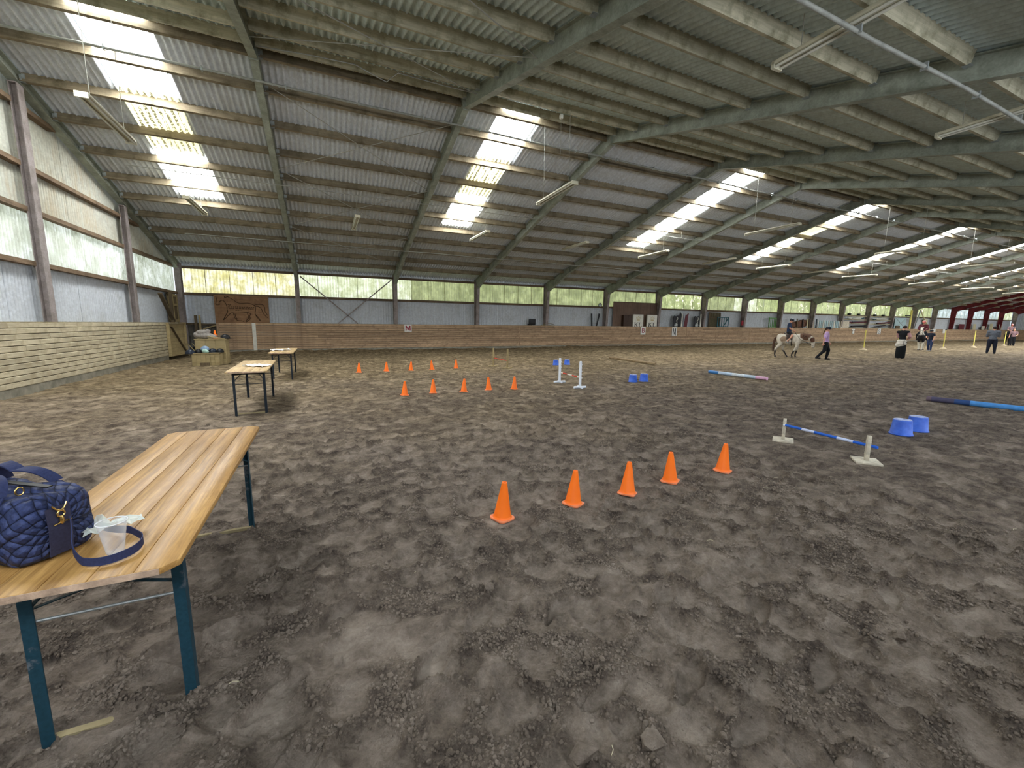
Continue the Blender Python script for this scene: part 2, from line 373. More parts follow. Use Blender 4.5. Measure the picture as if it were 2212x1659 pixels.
crumb = t.vor(v, 75); b1 = t.bump(t.noise(v, 9, 8, .75), .8, .035); cr = t.math('MULTIPLY', crumb, t.math('SUBTRACT', 1.0, t.math('MULTIPLY', pk, .85))); b15 = t.bump(t.noise(v, 24, 8, .75), .9, .018, b1); b2 = t.bump(cr, .8, .010, b15); t.bump(t.noise(v, 160, 3, .6), .6, .004, b2)
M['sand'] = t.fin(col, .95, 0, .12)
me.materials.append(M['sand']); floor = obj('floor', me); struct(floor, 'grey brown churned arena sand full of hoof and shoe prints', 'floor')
# loose crumbs of sand near the tables
ico = MB(); ph = (1+5**.5)/2
IV = [Vector(q).normalized() for q in ((-1, ph, 0), (1, ph, 0), (-1, -ph, 0), (1, -ph, 0), (0, -1, ph), (0, 1, ph), (0, -1, -ph), (0, 1, -ph), (ph, 0, -1), (ph, 0, 1), (-ph, 0, -1), (-ph, 0, 1))]
IF = ((0, 11, 5), (0, 5, 1), (0, 1, 7), (0, 7, 10), (0, 10, 11), (1, 5, 9), (5, 11, 4), (11, 10, 2), (10, 7, 6), (7, 1, 8), (3, 9, 4), (3, 4, 2), (3, 2, 6), (3, 6, 8), (3, 8, 9), (4, 9, 5), (2, 4, 11), (6, 2, 10), (8, 6, 7), (9, 8, 1))
IVa = np.array([tuple(q) for q in IV]); allv = []; allf = []; cnt = 0
def clod(cx, cy, s):
    global cnt
    q = IVa*(s*NR.uniform(.6, 1.2, 3))+NR.normal(0, s*.14, (12, 3)); a = NR.uniform(0, 6.28)
    q = q @ np.array([[math.cos(a), math.sin(a), 0], [-math.sin(a), math.cos(a), 0], [0, 0, 1]])
    allv.append(q+np.array([cx, cy, hz(cx, cy)+s*.35])); allf.append(np.array(IF)+cnt*12); cnt += 1
def pkat(x, y):
    i = min(len(xs)-1, max(0, np.searchsorted(xs, x))); j = min(len(ys)-1, max(0, np.searchsorted(ys, y))); return PK[j, i]
cl = [(NR.uniform(4.6, 11), NR.uniform(-24.6, -20.5)) for _ in range(190)]; tries = 0
while cnt < 36000 and tries < 400000:
    tries += 1
    if tries % 2: c_ = cl[NR.randint(190)]; cx = c_[0]+NR.normal(0, .17); cy = c_[1]+NR.normal(0, .12)
    else: r_ = 1.0+3.6*NR.uniform()**1.3; th = NR.uniform(-.35, 2.75); cx = 6.2138+r_*math.cos(th); cy = -25.0+r_*math.sin(th)
    if (cx-6.2138)**2+(cy+25.0)**2 < .8 or not 4.4 < cx < 12: continue
    if NR.uniform() < 1.25*pkat(cx, cy)+.02: continue
    clod(cx, cy, float(np.clip(NR.lognormal(-5.25, .40), .0028, .015)))
for cx, cy, s in ((7.01, -23.94, .05), (7.28, -24.0, .045), (7.04, -22.92, .03), (6.2, -23.1, .03), (8.6, -23.5, .035), (6.5, -22.3, .025), (9.6, -23.2, .03), (7.9, -24.35, .03), (8.9, -24.1, .035)): clod(cx, cy, s)
cv = np.concatenate(allv); cf = np.concatenate(allf)
me = bpy.data.meshes.new('sand_crumbs'); me.from_pydata(cv.tolist(), [], cf.tolist()); at_ = me.attributes.new('packed', 'FLOAT', 'POINT'); at_.data.foreach_set('value', np.full(len(cv), .9, np.float32)); me.materials.append(M['sand'])
o = obj('sand_crumbs', me, floor); o['kind'] = 'stuff'; o['label'] = 'loose crumbs and clods of sand'
sb = MB()
for i in range(40):
    cx, cy = NR.uniform(4.8, 13), NR.uniform(-24.3, -17); th = NR.uniform(0, 3.14); L = NR.uniform(.02, .07); z_ = hz(cx, cy)+.006
    sb.tube([(cx, cy, z_), (cx+L*.5*math.cos(th), cy+L*.5*math.sin(th), z_+.004), (cx+L*math.cos(th+.3), cy+L*math.sin(th+.3), z_)], .0013, 5)
o = sb.build('straw_bits', plain('straw', 'd8cfae', .7), floor); o['kind'] = 'stuff'; o['label'] = 'short pale bits of straw'

# ---------------------------------------------------------------- ceiling: sheets, rooflights, purlins, rafters
ceiling = struct(empty('ceiling'), 'corrugated fibre cement roof on timber purlins and steel rafters', 'ceiling')
nrm = Vector((0, -SL, 1)).normalized()
SKX = {0: 1.87, 2: 1.25, 4: 1.70, 6: 1.25, 8: 1.55, 10: 1.65, 12: 1.7, 14: 1.7, 16: 1.7}
edges = [.62, -1.25, -3.6, -5.92, -8.30, -10.66, -13.02]
def roofsheet(name, x0, w, ya, yb, mat, lift=0, far=False, amp=.036, seg=6):
    """sheet from ya (low, eave side) to yb (ridge side) on the near-to-wall slope; mirrored for the other slope"""
    za, zb = zroof(ya)+lift, zroof(yb-.06)+lift-.006; yb_ = yb-.06; L = math.hypot(yb_-ya, zb-za)
    v = Vector((0, (yb_-ya)/L, (zb-za)/L)); n_ = Vector((0, -v.z, v.y)); n_ = n_ if n_.z > 0 else -n_
    o = Vector((x0, ya, za))
    if far: o.y = 2*YR-ya; v = Vector((0, -v.y, v.z)); n_ = Vector((0, -n_.y, n_.z))
    return corr(o, (1, 0, 0), v, n_, w, L, seg=seg, phase=x0, amp=amp*(1.15 if far else 1)).build(name, mat, ceiling)
for k in range(NB):
    x0 = k*B; seg = 6 if k < 9 else 4
    sk = SKX.get(k)
    if k < 13:
        for i in range(6):
            ya, yb = edges[i], edges[i+1]; lift = (i % 2)*.004
            if sk is not None and i >= 3:
                roofsheet('roof_sheet', x0, sk, ya, yb, M['roof'], lift, seg=seg); roofsheet('roof_sheet', x0+sk+1.19, B-sk-1.19, ya, yb, M['roof'], lift, seg=seg)
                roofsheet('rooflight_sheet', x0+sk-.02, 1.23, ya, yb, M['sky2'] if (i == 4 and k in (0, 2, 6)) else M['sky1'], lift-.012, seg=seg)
            else: roofsheet('roof_sheet', x0, B, ya, yb, M['roof'], lift, seg=seg)
            if k == 0 and i in (3, 4):
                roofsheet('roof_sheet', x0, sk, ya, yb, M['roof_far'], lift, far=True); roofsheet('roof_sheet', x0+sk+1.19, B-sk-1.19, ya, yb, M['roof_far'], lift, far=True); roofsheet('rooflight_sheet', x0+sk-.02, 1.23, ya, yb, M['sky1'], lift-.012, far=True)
            elif k < 8: roofsheet('roof_sheet', x0, B, ya, yb, M['roof_far'], lift, far=True, seg=seg)
    else:
        if sk is not None:
            roofsheet('roof_sheet', x0, B, edges[0], edges[3], M['roof'], seg=4)
            roofsheet('roof_sheet', x0, sk, edges[3], edges[6], M['roof'], seg=4); roofsheet('roof_sheet', x0+sk+1.19, B-sk-1.19, edges[3], edges[6], M['roof'], seg=4)
            roofsheet('rooflight_sheet', x0+sk-.02, 1.23, edges[3], edges[6], M['sky1'], -.012, seg=4)
        else: roofsheet('roof_sheet', x0, B, edges[0], edges[6], M['roof'], seg=4)
    if k >= 8 and (k % 2 or k < 10): roofsheet('roof_sheet', x0, B, edges[0], edges[6], M['roof_far'], far=True, seg=4)
    elif k >= 10:  # rooflights out of sight on the other slope, added to brighten the hall
        sk = SKX.get(k, 1.7); roofsheet('roof_sheet', x0, B, edges[0], edges[3], M['roof_far'], far=True, seg=4)
        roofsheet('roof_sheet', x0, sk, edges[3], edges[6], M['roof_far'], far=True, seg=4); roofsheet('roof_sheet', x0+sk+1.19, B-sk-1.19, edges[3], edges[6], M['roof_far'], far=True, seg=4); roofsheet('rooflight_sheet', x0+sk-.02, 1.23, edges[3], edges[6], M['sky1'], -.012, far=True, seg=4)
# ridge capping
MB().prism([(-13.32, 8.0), (-13.1, 8.10), (-12.88, 8.0), (-12.88, 8.03), (-13.1, 8.13), (-13.32, 8.03)], 0, XE, Matrix(((0, 0, 1, 0), (1, 0, 0, 0), (0, 1, 0, 0), (0, 0, 0, 1)))).build('ridge_cap', M['roof'], ceiling)
PY = [-12.86, -11.82, -10.58, -9.36, -8.09, -6.82, -5.68, -4.48, -3.28, -2.1, -.95]
ang = math.atan(SL)
def purlin_mesh(L, sgn, w=.075, h=.22):
    m = Matrix.Rotation(-ang*sgn, 3, 'X'); b = MB().box((L/2, 0, 0), (L, w, h), m); me = b.mesh('purlin'); return me
pm = purlin_mesh(B-.14, 1); pm.materials.append(M['purlin']); pmf = purlin_mesh(B-.14, -1); pmf.materials.append(M['purlin_far'])
def bracket_mesh():
    b = MB(); b.box((.05, -.045, -.02), (.10, .008, .18)); b.box((.05, 0, -.115), (.10, .10, .008)); b.box((.03, -.052, .02), (.03, .012, .03)); b.box((.03, -.052, -.06), (.03, .012, .03))
    me = b.mesh('bracket'); me.materials.append(M['galv']); return me
bkm = bracket_mesh()
def purlin_at(k, y, far):
    yy = 2*YR-y if far else y; o = obj('purlin', pmf if far else pm, ceiling)
    o.location = (k*B+.07, yy, zroof(yy)-.135); return o
for k in range(NB):
    far_ok = k < 9
    if k < 12:
        for y in PY:
            if k == 0 and y > -.5: continue
            o = purlin_at(k, y, False)
            if k < 4: b_ = obj('bracket', bkm, o); b_.location = (.0, 0, 0)
        if far_ok:
            for y in PY[:9]:
                o = purlin_at(k, y, True)
                if 1 <= k < 6: b_ = obj('bracket', bkm, o); b_.location = (B-.26, .0, 0); b_.rotation_euler = (0, 0, math.pi); b_.location.x = B-.14
for far, ks in ((False, range(12, NB)), (True, range(9, NB))):
    b = MB()
    for k in ks:
        for y in PY:
            yy = 2*YR-y if far else y
            b.box((k*B+B/2, yy, zroof(yy)-.135), (B-.1, .075, .22), Matrix.Rotation(ang*(1 if far else -1), 3, 'X'))
    o = b.build('purlins', M['purlin_far'] if far else M['purlin'], ceiling); o['kind'] = 'stuff'; o['label'] = 'timber purlins of the far bays'
# rafters (tapered I beams) and posts
def ibeam(poly_top, poly_bot, x, web=.012, fl=.17, tf=.016):
    """poly_top / poly_bot: lists of (y, z) along the beam; flanges follow them"""
    b = MB()
    n = len(poly_top); vs = []
    for sx in (-web/2, web/2):
        for q in poly_top: vs.append((x+sx, q[0], q[1]))
        for q in poly_bot: vs.append((x+sx, q[0], q[1]))
    f = []
    for i in range(n-1):
        f.append((i, i+1, n+i+1, n+i)); f.append((2*n+i, 3*n+i, 3*n+i+1, 2*n+i+1))
    b.add(vs, f)
    for pl in (poly_top, poly_bot):
        for i in range(len(pl)-1):
            b.bar((x, *pl[i]), (x, *pl[i+1]), fl, tf, up=(0, 0, 1) if abs(pl[i+1][0]-pl[i][0]) > abs(pl[i+1][1]-pl[i][1]) else (0, 1, 0))
    return b
def rafter(k, far):
    top = [(.40, 4.46-.4*SL), (-2.7, 4.46+2.7*SL), (YR, 4.46-YR*SL)]; bot = [(-.12, 3.86), (-2.7, 4.10+2.7*SL), (YR, 4.10-YR*SL)]
    if k == 0: bot = [(-.12, 4.13), (-2.7, 4.20+2.7*SL), (YR, 4.20-YR*SL)]
    if far: top = [(2*YR-a, b) for a, b in top]; bot = [(2*YR-a, b) for a, b in bot]
    x = k*B if k else .02
    b = ibeam(top, bot, x, fl=.17 if k else .2)
    if k and not far: b.box((x, YR, 7.80), (.19, .03, .50))                     # ridge end plate
    if k: b.box((x, (-2.7 if not far else 2*YR+2.7), 4.28+2.7*SL), (.13, .014, .34))
    return b.build('rafter', M['steel_red'] if k >= 16 else M['steel'], ceiling)
for k in range(NB+1): rafter(k, False); rafter(k, True)
# bracing rods between frames 1 and 2
def rod(a, b, name='bracing_rod', r=.011, mat='wire', par=None):
    return MB().tube([a, b], r, 6).build(name, M[mat], par or ceiling)
for (ya, yb, f_) in ((-12.3, -8.8, 0), (-8.8, -5.0, 0), (-5.0, -1.6, 0), (-14.2, -17.5, 1), (-17.5, -20.9, 1)):
    za, zb = zroof(ya)-.32, zroof(yb)-.32
    rod((B+.06, ya, za), (2*B-.06, yb, zb)); rod((B+.06, yb, zb), (2*B-.06, ya, za))

# ---------------------------------------------------------------- long wall (back)
wall_back = struct(empty('wall_back'), 'long arena wall with kickboards below, grey sheeting and a translucent window band', 'wall')
KH = 1.54
def plank(x0, x1, y, z, h, axis, mat, par, name='plank', th=.035, lean=0):
    off = R.uniform(-.003, .004); L = x1-x0; e = .003
    # bevelled front board: local origin at its left end so that the grain differs per board
    hs = h/2-.0065
    prof = [(-th, -hs), (0-.006, -hs), (0, -hs+.008), (0, hs-.008), (-.009, hs), (-th, hs)]
    if axis == 'x':   # front face towards -Y
        vs = [(a, -d+0, zz) for a in (e, L-e) for d, zz in prof]; loc = (x0, y+off, z)
        n = 6; f = [(i, i+1, n+i+1, n+i) for i in range(5)]+[tuple(range(n))[::-1], tuple(range(n, 2*n))]
    else:             # front face towards +X, runs along Y
        vs = [(d, a, zz) for a in (e, L-e) for d, zz in prof]; loc = (y+off, x0, z)
        n = 6; f = [(i, n+i, n+i+1, i+1) for i in range(5)]+[tuple(range(n)), tuple(range(n, 2*n))[::-1]]
    o = MB().add(vs, f).build(name, mat, par); o.location = loc; o.rotation_euler = ((0, 0, R.uniform(-.0015, .0015)) if axis == 'x' else (0, 0, R.uniform(-.001, .001)))
    return o
NPK = 11; ph_ = (KH-.17)/NPK
for r in range(NPK):
    z = .17+ph_*(r+.5); x = 1.42; first = True
    while x < XE-.1:
        L = (3.9+R.random()*1.5 if first else 4.85) if x < 60 else 8.0
        first = False; x1 = min(XE, x+L); plank(x, x1, 0.0, z, ph_, 'x', M['kick_x'], wall_back); x = x1
b = MB().box(((1.42+XE)/2, .07, .02), (XE-1.42, .10, .32)); b.build('plinth', M['concrete'], wall_back)
b = MB().box(((1.42+XE)/2, .27, KH-.01), (XE-1.42, .50, .04)); b.build('ledge', M['ledge'], wall_back)
for x in (1.45, 18.3, 33.7, 37.2, 41.6, 64): MB().box((x, -.006, .85), (.06 if x > 2 else .10, .02, 1.35)).build('batten', M['kick_x'], wall_back)
ZS, ZT = 3.0, 4.17
for k in range(NB):
    x0 = k*B
    n = 5
    for i in range(n):
        xa = x0+i*B/n; top = ZS-.02
        if k >= 12 and i: continue
        w = B/n if k < 12 else B
        corr((xa, .52-(i % 2)*.006, .9 if k == 0 else KH), (1, 0, 0), (0, 0, 1), (0, -1, 0), w+.02, ZS-(.9 if k == 0 else KH), phase=xa, amp=.018 if k < 8 else .012, seg=6 if k < 9 else 4).build('cladding_sheet', M['clad'], wall_back)
    corr((x0, .50, ZT), (1, 0, 0), (0, 0, 1), (0, -1, 0), B, .28, phase=x0, seg=4).build('cladding_sheet', M['roof'], wall_back)
    MB().box((x0+B/2, .44, ZS-.05), (B-.1, .09, .13)).build('sill_girt', M['girtx'], wall_back)
    MB().box((x0+B/2, .42, ZT+.05), (B-.1, .10, .12)).build('eave_girt', M['girtx'], wall_back)
    w = struct(empty('window_%d' % (k+1), (x0, .50, ZS)), 'translucent corrugated window band in bay %d of the long wall, counted from the left gable' % (k+1), 'window')
    mats = ['win_yellow', 'win_pale', 'win_green', 'win_green', 'win_green', 'win_green', 'win_leaf', 'win_green', 'win_leaf', 'win_leaf', 'win_leaf', 'win_leaf', 'win_leaf', 'win_leaf', 'win_leaf', 'win_blue', 'win_blue', 'win_blue', 'win_blue', 'win_pale']
    for i in range(n):
        m_ = mats[k]
        if k == 2 and i == 0: m_ = 'win_pale'
        if k == 7 and i == 4: m_ = 'win_pale'
        if k == 8 and i < 2: m_ = 'win_pale'
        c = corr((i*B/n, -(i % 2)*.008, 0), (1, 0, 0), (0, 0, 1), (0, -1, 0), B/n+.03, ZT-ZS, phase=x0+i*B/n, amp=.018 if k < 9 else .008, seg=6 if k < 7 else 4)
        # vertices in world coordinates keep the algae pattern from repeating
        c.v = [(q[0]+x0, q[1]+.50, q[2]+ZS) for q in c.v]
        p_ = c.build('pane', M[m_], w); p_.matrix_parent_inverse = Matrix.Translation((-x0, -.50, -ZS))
        if i: q_ = MB().box((i*B/n, -.03, (ZT-ZS)/2), (.022, .012, ZT-ZS)).build('lap_strip', M['purlin'], w)
def post(k):
    x = k*B if k else .03
    top = [(-.12, 3.9), (.06, KH-.2)]; out = [(.40, 4.4), (.40, KH-.2)]
    if k == 0: top = [(.0, 4.2), (.0, -.05)]; out = [(.30, 4.4), (.30, -.05)]
    b = ibeam(top, out, x, fl=.2 if k else .24)
    b.build('post', M['steel_red'] if 16 <= k < 20 else M['steel_post'], wall_back)
for k in range(NB+1): post(k)
MB().box((XE/2, .62, .6), (XE+1.5, .08, 2.2)).build('leak_backing', M['old_woodz'], wall_back)  # unseen backing added to stop sky light leaking between the planks
for a, c in (((B+.17, .34, 4.06), (8.1, .34, 1.56)), ((2*B-.15, .34, 4.12), (7.05, .34, 1.56))): MB().bar(a, c, .06, .012, up=(0, 1, 0)).build('wall_brace', M['steel_post'], wall_back)
# dark corner of the long wall: old vertical boards under the sheeting
for i in range(9):
    x = .05+i*.155; MB().box((x+.07, .38+R.uniform(-.01, .01), .75), (.14, .025, 1.5)).build('old_board', M['old_woodz'], wall_back)
MB().bar((.1, .32, 1.48), (1.45, .32, 1.44), .07, .09).build('rail', M['old_wood'], wall_back)
MB().bar((.8, .22, 1.22), (1.42, .2, 1.44), .05, .06).build('rail', M['pale_wood'], wall_back)
# ---------------------------------------------------------------- left gable wall
wall_left = struct(empty('wall_left'), 'gable wall with pale kickboards, translucent window band and corrugated sheeting above', 'wall')
XL = .31; XC = -.20
for r in range(NPK):
    z = .17+ph_*(r+.5); y = -3.43
    while y > -26.2:
        L = 3.2+R.random()*2.2; y1 = max(-26.3, y-L); plank(y1, y, XL, z, ph_, 'y', M['kick_y'], wall_left); y = y1
MB().box((XL-.07, -14.8, .02), (.12, 22.8, .33)).build('plinth', M['concrete'], wall_left)
MB().box((XL-.27, -14.8, KH-.01), (.50, 22.8, .04)).build('ledge', M['ledge'], wall_left)
GP = [-5.47, -10.75, -15.45, -20.73]; spans = [(.3, -5.47), (-5.47, -10.75), (-10.75, -15.45), (-15.45, -20.73), (-20.73, -26.5)]
for a, c in spans:
    n = 5; w = (a-c)/n
    for i in range(n):
        ya = a-i*w
        corr((XC-(i % 2)*.006, ya, KH-.1), (0, -1, 0), (0, 0, 1), (1, 0, 0), w+.02, ZS-KH+.1, pitch=.12, amp=.023, phase=-ya).build('cladding_sheet', M['clad'], wall_left)
        for z0, z1 in ((ZT, 5.22), (5.22, 6.62), (6.62, 8.1)):
            tf = lambda x, ya=ya, z0=z0, z1=z1: max(.0, min(z1, zroof(ya-x)-.01)-z0)
            if max(tf(0), tf(w)) > .02: corr((XC-(i % 2)*.006, ya, z0), (0, -1, 0), (0, 0, 1), (1, 0, 0), w+.02, 1, pitch=.12, amp=.023, phase=-ya, topf=tf).build('cladding_sheet', M['clad_gable'], wall_left)
for j, (a, c) in enumerate(spans):
    w = struct(empty('window_%d' % (NB+1+j), (XC, c, ZS)), 'pale translucent corrugated window of the gable wall, number %d from the corner' % (j+1), 'window')
    n = 5; ww = (a-c)/n
    for i in range(n):
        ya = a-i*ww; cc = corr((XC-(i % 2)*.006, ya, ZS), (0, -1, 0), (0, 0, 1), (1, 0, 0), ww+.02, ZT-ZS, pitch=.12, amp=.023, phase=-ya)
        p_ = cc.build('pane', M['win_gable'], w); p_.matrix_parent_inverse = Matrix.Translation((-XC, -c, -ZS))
    for z in (ZS-.05, ZT+.05, 5.25, 6.63):
        if z < zroof(c)-.3 or z < zroof(a)-.3:
            a2 = a-.1; c2 = c+.1
            if z > 5 and z > zroof(a)-.35: a2 = -((z+.35-4.55)/SL)
            if z > 5 and z > zroof(c)-.35: c2 = 2*YR+((z+.35-4.55)/SL)
            if a2-c2 > .4: MB().box((XC+.10, (a2+c2)/2, z), (.16, a2-c2, .11)).build('girt', M['girt'], wall_left)
MB().box((XC-.14, -13, .6), (.08, 28, 2.2)).build('leak_backing', M['old_woodz'], wall_left)  # same added light-blocking backing, hidden behind the gable planks
for y in GP:
    zt = zroof(y)-.42; b = MB(); x = -.02
    b.box((x+.13, y, (zt+1.3)/2), (.018, .24, zt-1.3)); b.box((x-.01, y, (zt+1.3)/2), (.018, .24, zt-1.3)); b.box((x+.06, y, (zt+1.3)/2), (.13, .014, zt-1.3)); b.box((x+.05, y, zt+.01), (.17, .26, .02))
    b.build('gable_post', M['steel_post'], wall_left)
    MB().box((x+.06, y+.165, (zt+1.45)/2), (.05, .045, zt-1.5)).build('post_batten', M['pale_wood'], wall_left)
# short kicker: small gate in the kickboard, hanging a little open
g = struct(empty('door_1', (XL+.03, -3.42, .12), math.radians(-3)), 'small ledged pine gate with a diagonal brace beside the left kickboards', 'gate')
for i in range(9): MB().box((-.01, 1.0, .1+i*.149), (.02, 1.86, .143)).build('board', M['pale_wood'], g)
for a, bq in (((.02, .05, .02), (.02, .05, 1.40)), ((.02, 1.95, .02), (.02, 1.95, 1.40)), ((.02, .0, 1.40), (.02, 2.0, 1.40)), ((.02, .0, .03), (.02, 2.0, .03))): MB().bar(a, bq, .05, .11, up=(1, 0, 0)).build('frame_rail', M['pale_wood'], g)
MB().bar((.03, .35, 1.25), (.03, 1.80, .12), .03, .09, up=(1, 0, 0)).build('brace', M['old_wood'], g)
d = struct(empty('door_2', (XC+.12, -1.45, 1.56)), 'old brown panelled door leaf standing in the corner above the gate', 'door')
b = MB(); b.box((0, .68, .65), (.04, 1.36, 1.3)); b.build('leaf', M['old_wood'], d)
for y in (.06, .68, 1.3): MB().box((.03, y, .65), (.03, .12, 1.3)).build('stile', M['pale_wood'], d)
for z in (.06, .80, 1.24): MB().box((.032, .68, z), (.03, 1.36, .12)).build('door_rail', M['pale_wood'], d)
MB().bar((.12, -3.0, 2.75), (.12, -1.55, 1.6), .06, .14, up=(1, 0, 0)).build('loose_board', M['old_wood'], wall_left)
MB().box((.10, -1.6, 2.2), (.10, .12, 1.35)).build('door_jamb', M['old_wood'], wall_left)
for i in range(9): MB().box((-.10, -3.3+i*.4, .72), (.05, .38, 1.45)).build('old_board', M['old_woodz'], wall_left)
# ---------------------------------------------------------------- far gable, and the wall behind the camera
wall_right = struct(empty('wall_right'), 'far gable wall of the arena', 'wall')
MB().box((XE-.05, -13.1, .75), (.1, 26.4, 1.6)).build('kickboards', M['kick_x'], wall_right)
MB().box((XE+.3, -13.1, KH), (.6, 26.6, .04)).build('ledge', M['ledge'], wall_right)
corr((XE+.4, .6, KH), (0, -1, 0), (0, 0, 1), (-1, 0, 0), 27.4, 1, phase=0, seg=4, topf=lambda x: zroof(.6-x)-KH).build('cladding', M['clad'], wall_right)
wall_front = struct(empty('wall_front'), 'long arena wall with an unseen window band added for fill light', 'wall')
MB().box((XE/2, -26.3, .75), (XE, .1, 1.6)).build('kickboards', M['kick_x'], wall_front)
MB().box((XE/2, -26.6, KH), (XE, .6, .04)).build('ledge', M['ledge'], wall_front)
corr((0, -26.75, KH), (1, 0, 0), (0, 0, 1), (0, 1, 0), XE, ZS-KH, seg=4).build('cladding', M['clad'], wall_front)
corr((0, -26.75, ZT), (1, 0, 0), (0, 0, 1), (0, 1, 0), XE, .28, seg=4).build('cladding', M['clad'], wall_front)
for k in range(NB):
    w = struct(empty('window_%d' % (NB+6+k)), None, None)
    MB().box((k*B+B/2, -26.74, (ZS+ZT)/2), (B-.1, .02, ZT-ZS)).build('pane', M['win_fill'], w)  # glowing panes added behind the camera to light the hall
    MB().box((k*B, -26.62, 2.8), (.17, .35, 3.0)).build('post', M['steel_post'], wall_front)
# ---------------------------------------------------------------- lamps, conduits
def pole_tex(name, cols, axis=0, period=1.0, rough=.5):
    """paint bands along the object's own axis"""
    t = NT(name); v = t.tc(); x = t.sep(v)[axis]; e = t.n('ShaderNodeValToRGB'); cr = e.color_ramp; cr.interpolation = 'CONSTANT'
    while len(cr.elements) < len(cols): cr.elements.new(.5)
    for i, (p_, c) in enumerate(cols): cr.elements[i].position = p_; cr.elements[i].color = (*lin(c), 1)
    t.l(t.math('DIVIDE', x, period), e.inputs[0])
    col = t.mix(e.outputs[0], t.ramp(t.noise(v, 12, 5, .6), [(.3, .75), (.65, 1.1)]), .6, 'MULTIPLY')
    return t.fin(col, rough)
def make_lamp():
    t = empty('fluorescent_lamp'); L = 2.2
    MB().box((0, 0, .045), (.19, L, .05)).build('housing', M['lamp'], t, bev=.006)
    for s in (-1, 1): MB().tube([(s*.055, -L/2+.05, .0), (s*.055, L/2-.05, .0)], .019, 8).build('tube', M['lamp_tube'], t)
    for s in (-1, 1): MB().box((0, s*(L/2-.02), .015), (.19, .045, .085)).build('end_cap', M['lamp'], t)
    return t
lamp0 = make_lamp(); first = True
LP = [(k, 'B') for k in (0, 1, 2, 3, 4, 5, 6, 7, 8, 10, 12, 14)]+[(k, 'A') for k in (0, 2, 4, 6, 8, 10)]+[(k, 'C') for k in (2, 3)]
LY = {'B': -7.12, 'A': -13.72, 'C': -21.70}; LZ_ = {'B': 5.48, 'A': 5.48, 'C': 5.35}
ordn = ['first', 'second', 'third', 'fourth', 'fifth', 'sixth', 'seventh', 'eighth', 'ninth', 'tenth', 'eleventh', 'twelfth', 'thirteenth', 'fourteenth', 'fifteenth']
for k, row in LP:
    t = lamp0 if first else copy_tree(lamp0); first = False
    x = (k+.5)*B+R.uniform(-.06, .06); x -= .35 if row == 'C' else 0; t.location = (x, LY[row], LZ_[row]); t.rotation_euler = (R.uniform(-.02, .02), 0, R.uniform(-.02, .02))
    tag(t, {'B': 'fluorescent lamp hung low over the long wall side, %s bay from the left gable' % ordn[k],
            'A': 'fluorescent lamp hung under the ridge in the %s bay from the left gable' % ordn[k],
            'C': 'big fluorescent lamp nearest the camera, %s' % ('cut by the top edge above the cones' if k == 2 else 'at the upper right under the silver pipe')}[row], 'lamp', 'fluorescent lamps under the roof')
    for s in (-.75, .75):
        yy = LY[row]+s; MB().tube([(0, s, .06), (0, s, zroof(yy)-.25-LZ_[row])], .006 if row != 'C' else .004, 5).build('suspension_wire', M['wire'], t)
# conduits running the length of the hall
def conduit(y, z, r, x0, x1, label, clips=True):
    t = empty('cable_conduit', (x0, y, z), 0, label, 'conduit', None)
    pts = [(x, R.uniform(-.02, .02), .02*math.sin(x*1.3)) for x in np.arange(0, x1-x0, 2.55)]+[(x1-x0, 0, 0)]
    MB().tube(pts, r, 8).build('pipe', M['conduit'], t)
    if clips:
        for i in range(int(min(x1-x0, 46)/1.7)): MB().box((.5+i*1.7, 0, r*.5), (.03, r*3.2, r*3.4)).build('clip', M['galv'], t)
    return t
conduit(-12.6, 7.34, .028, .1, XE-.5, 'grey conduit with clips running along just below the ridge on the window side')
conduit(-21.62, 5.285, .028, .1, XE-.5, 'pale conduit with clips across the upper right above the near lamps')
c3 = conduit(-8.42, 6.18, .014, 1.2, XE-.5, 'thin dark cable line under the middle of the roof slope', False)
c4 = conduit(-4.42, 5.02, .018, 1.5, XE-.5, 'thin pale cable line low under the roof near the long wall', False)
for t, ys_, zt in ((c3, -8.42, zroof(-8.42)-.3), (c4, -4.42, zroof(-4.42)-.3)):
    z0 = t.location.z
    for k in range(0, 9): MB().tube([(k*B+2.0, 0, 0), (k*B+2.0, 0, zt-z0)], .005, 5).build('hanger_wire', M['wire'], t)
# loose cable with a drip loop on the other slope, and small junction boxes
cb = MB().tube([(B+.1, -13.55, 7.62), (6.2, -13.9, 7.52), (7.2, -14.1, 7.46), (7.9, -14.05, 7.28), (8.15, -14.2, 7.46), (9.2, -14.25, 7.42), (10.1, -14.3, 7.40)], .014, 6).build('loose_cable', M['conduit'])
tag(cb, 'loose grey cable with a drip loop under the roof behind the first rafter', 'cable')
for (x, y, z, lab) in ((12.3, -14.8, 7.1, 'small white junction box hanging from the cable above the second rooflight strip'), (7.7, -6.3, 5.62, 'small white junction box above the short lamp in the second bay')):
    t = empty('junction_box', (x, y, z), 0, lab, 'box', None)
    MB().box((0, 0, 0), (.08, .08, .10)).build('casing', M['white_paint'], t, bev=.008); MB().tube([(0, 0, -.05), (0, 0, -.95)], .004, 5).build('cord', M['wire'], t)
# wall lamp, loudspeaker
t = empty('wall_spotlight', (25.05, .30, 3.1), 0, 'small round grey spotlight on the girt beside the fifth post', 'lamp')
MB().lathe([(.02, -.08), (.13, -.08), (.15, .03), (.14, .05), (.0, .06)], 18).build('head', M['galv'], t).rotation_euler = (math.radians(80), 0, 0)
MB().box((0, .1, 0), (.05, .2, .05)).build('bracket', M['conduit'], t)

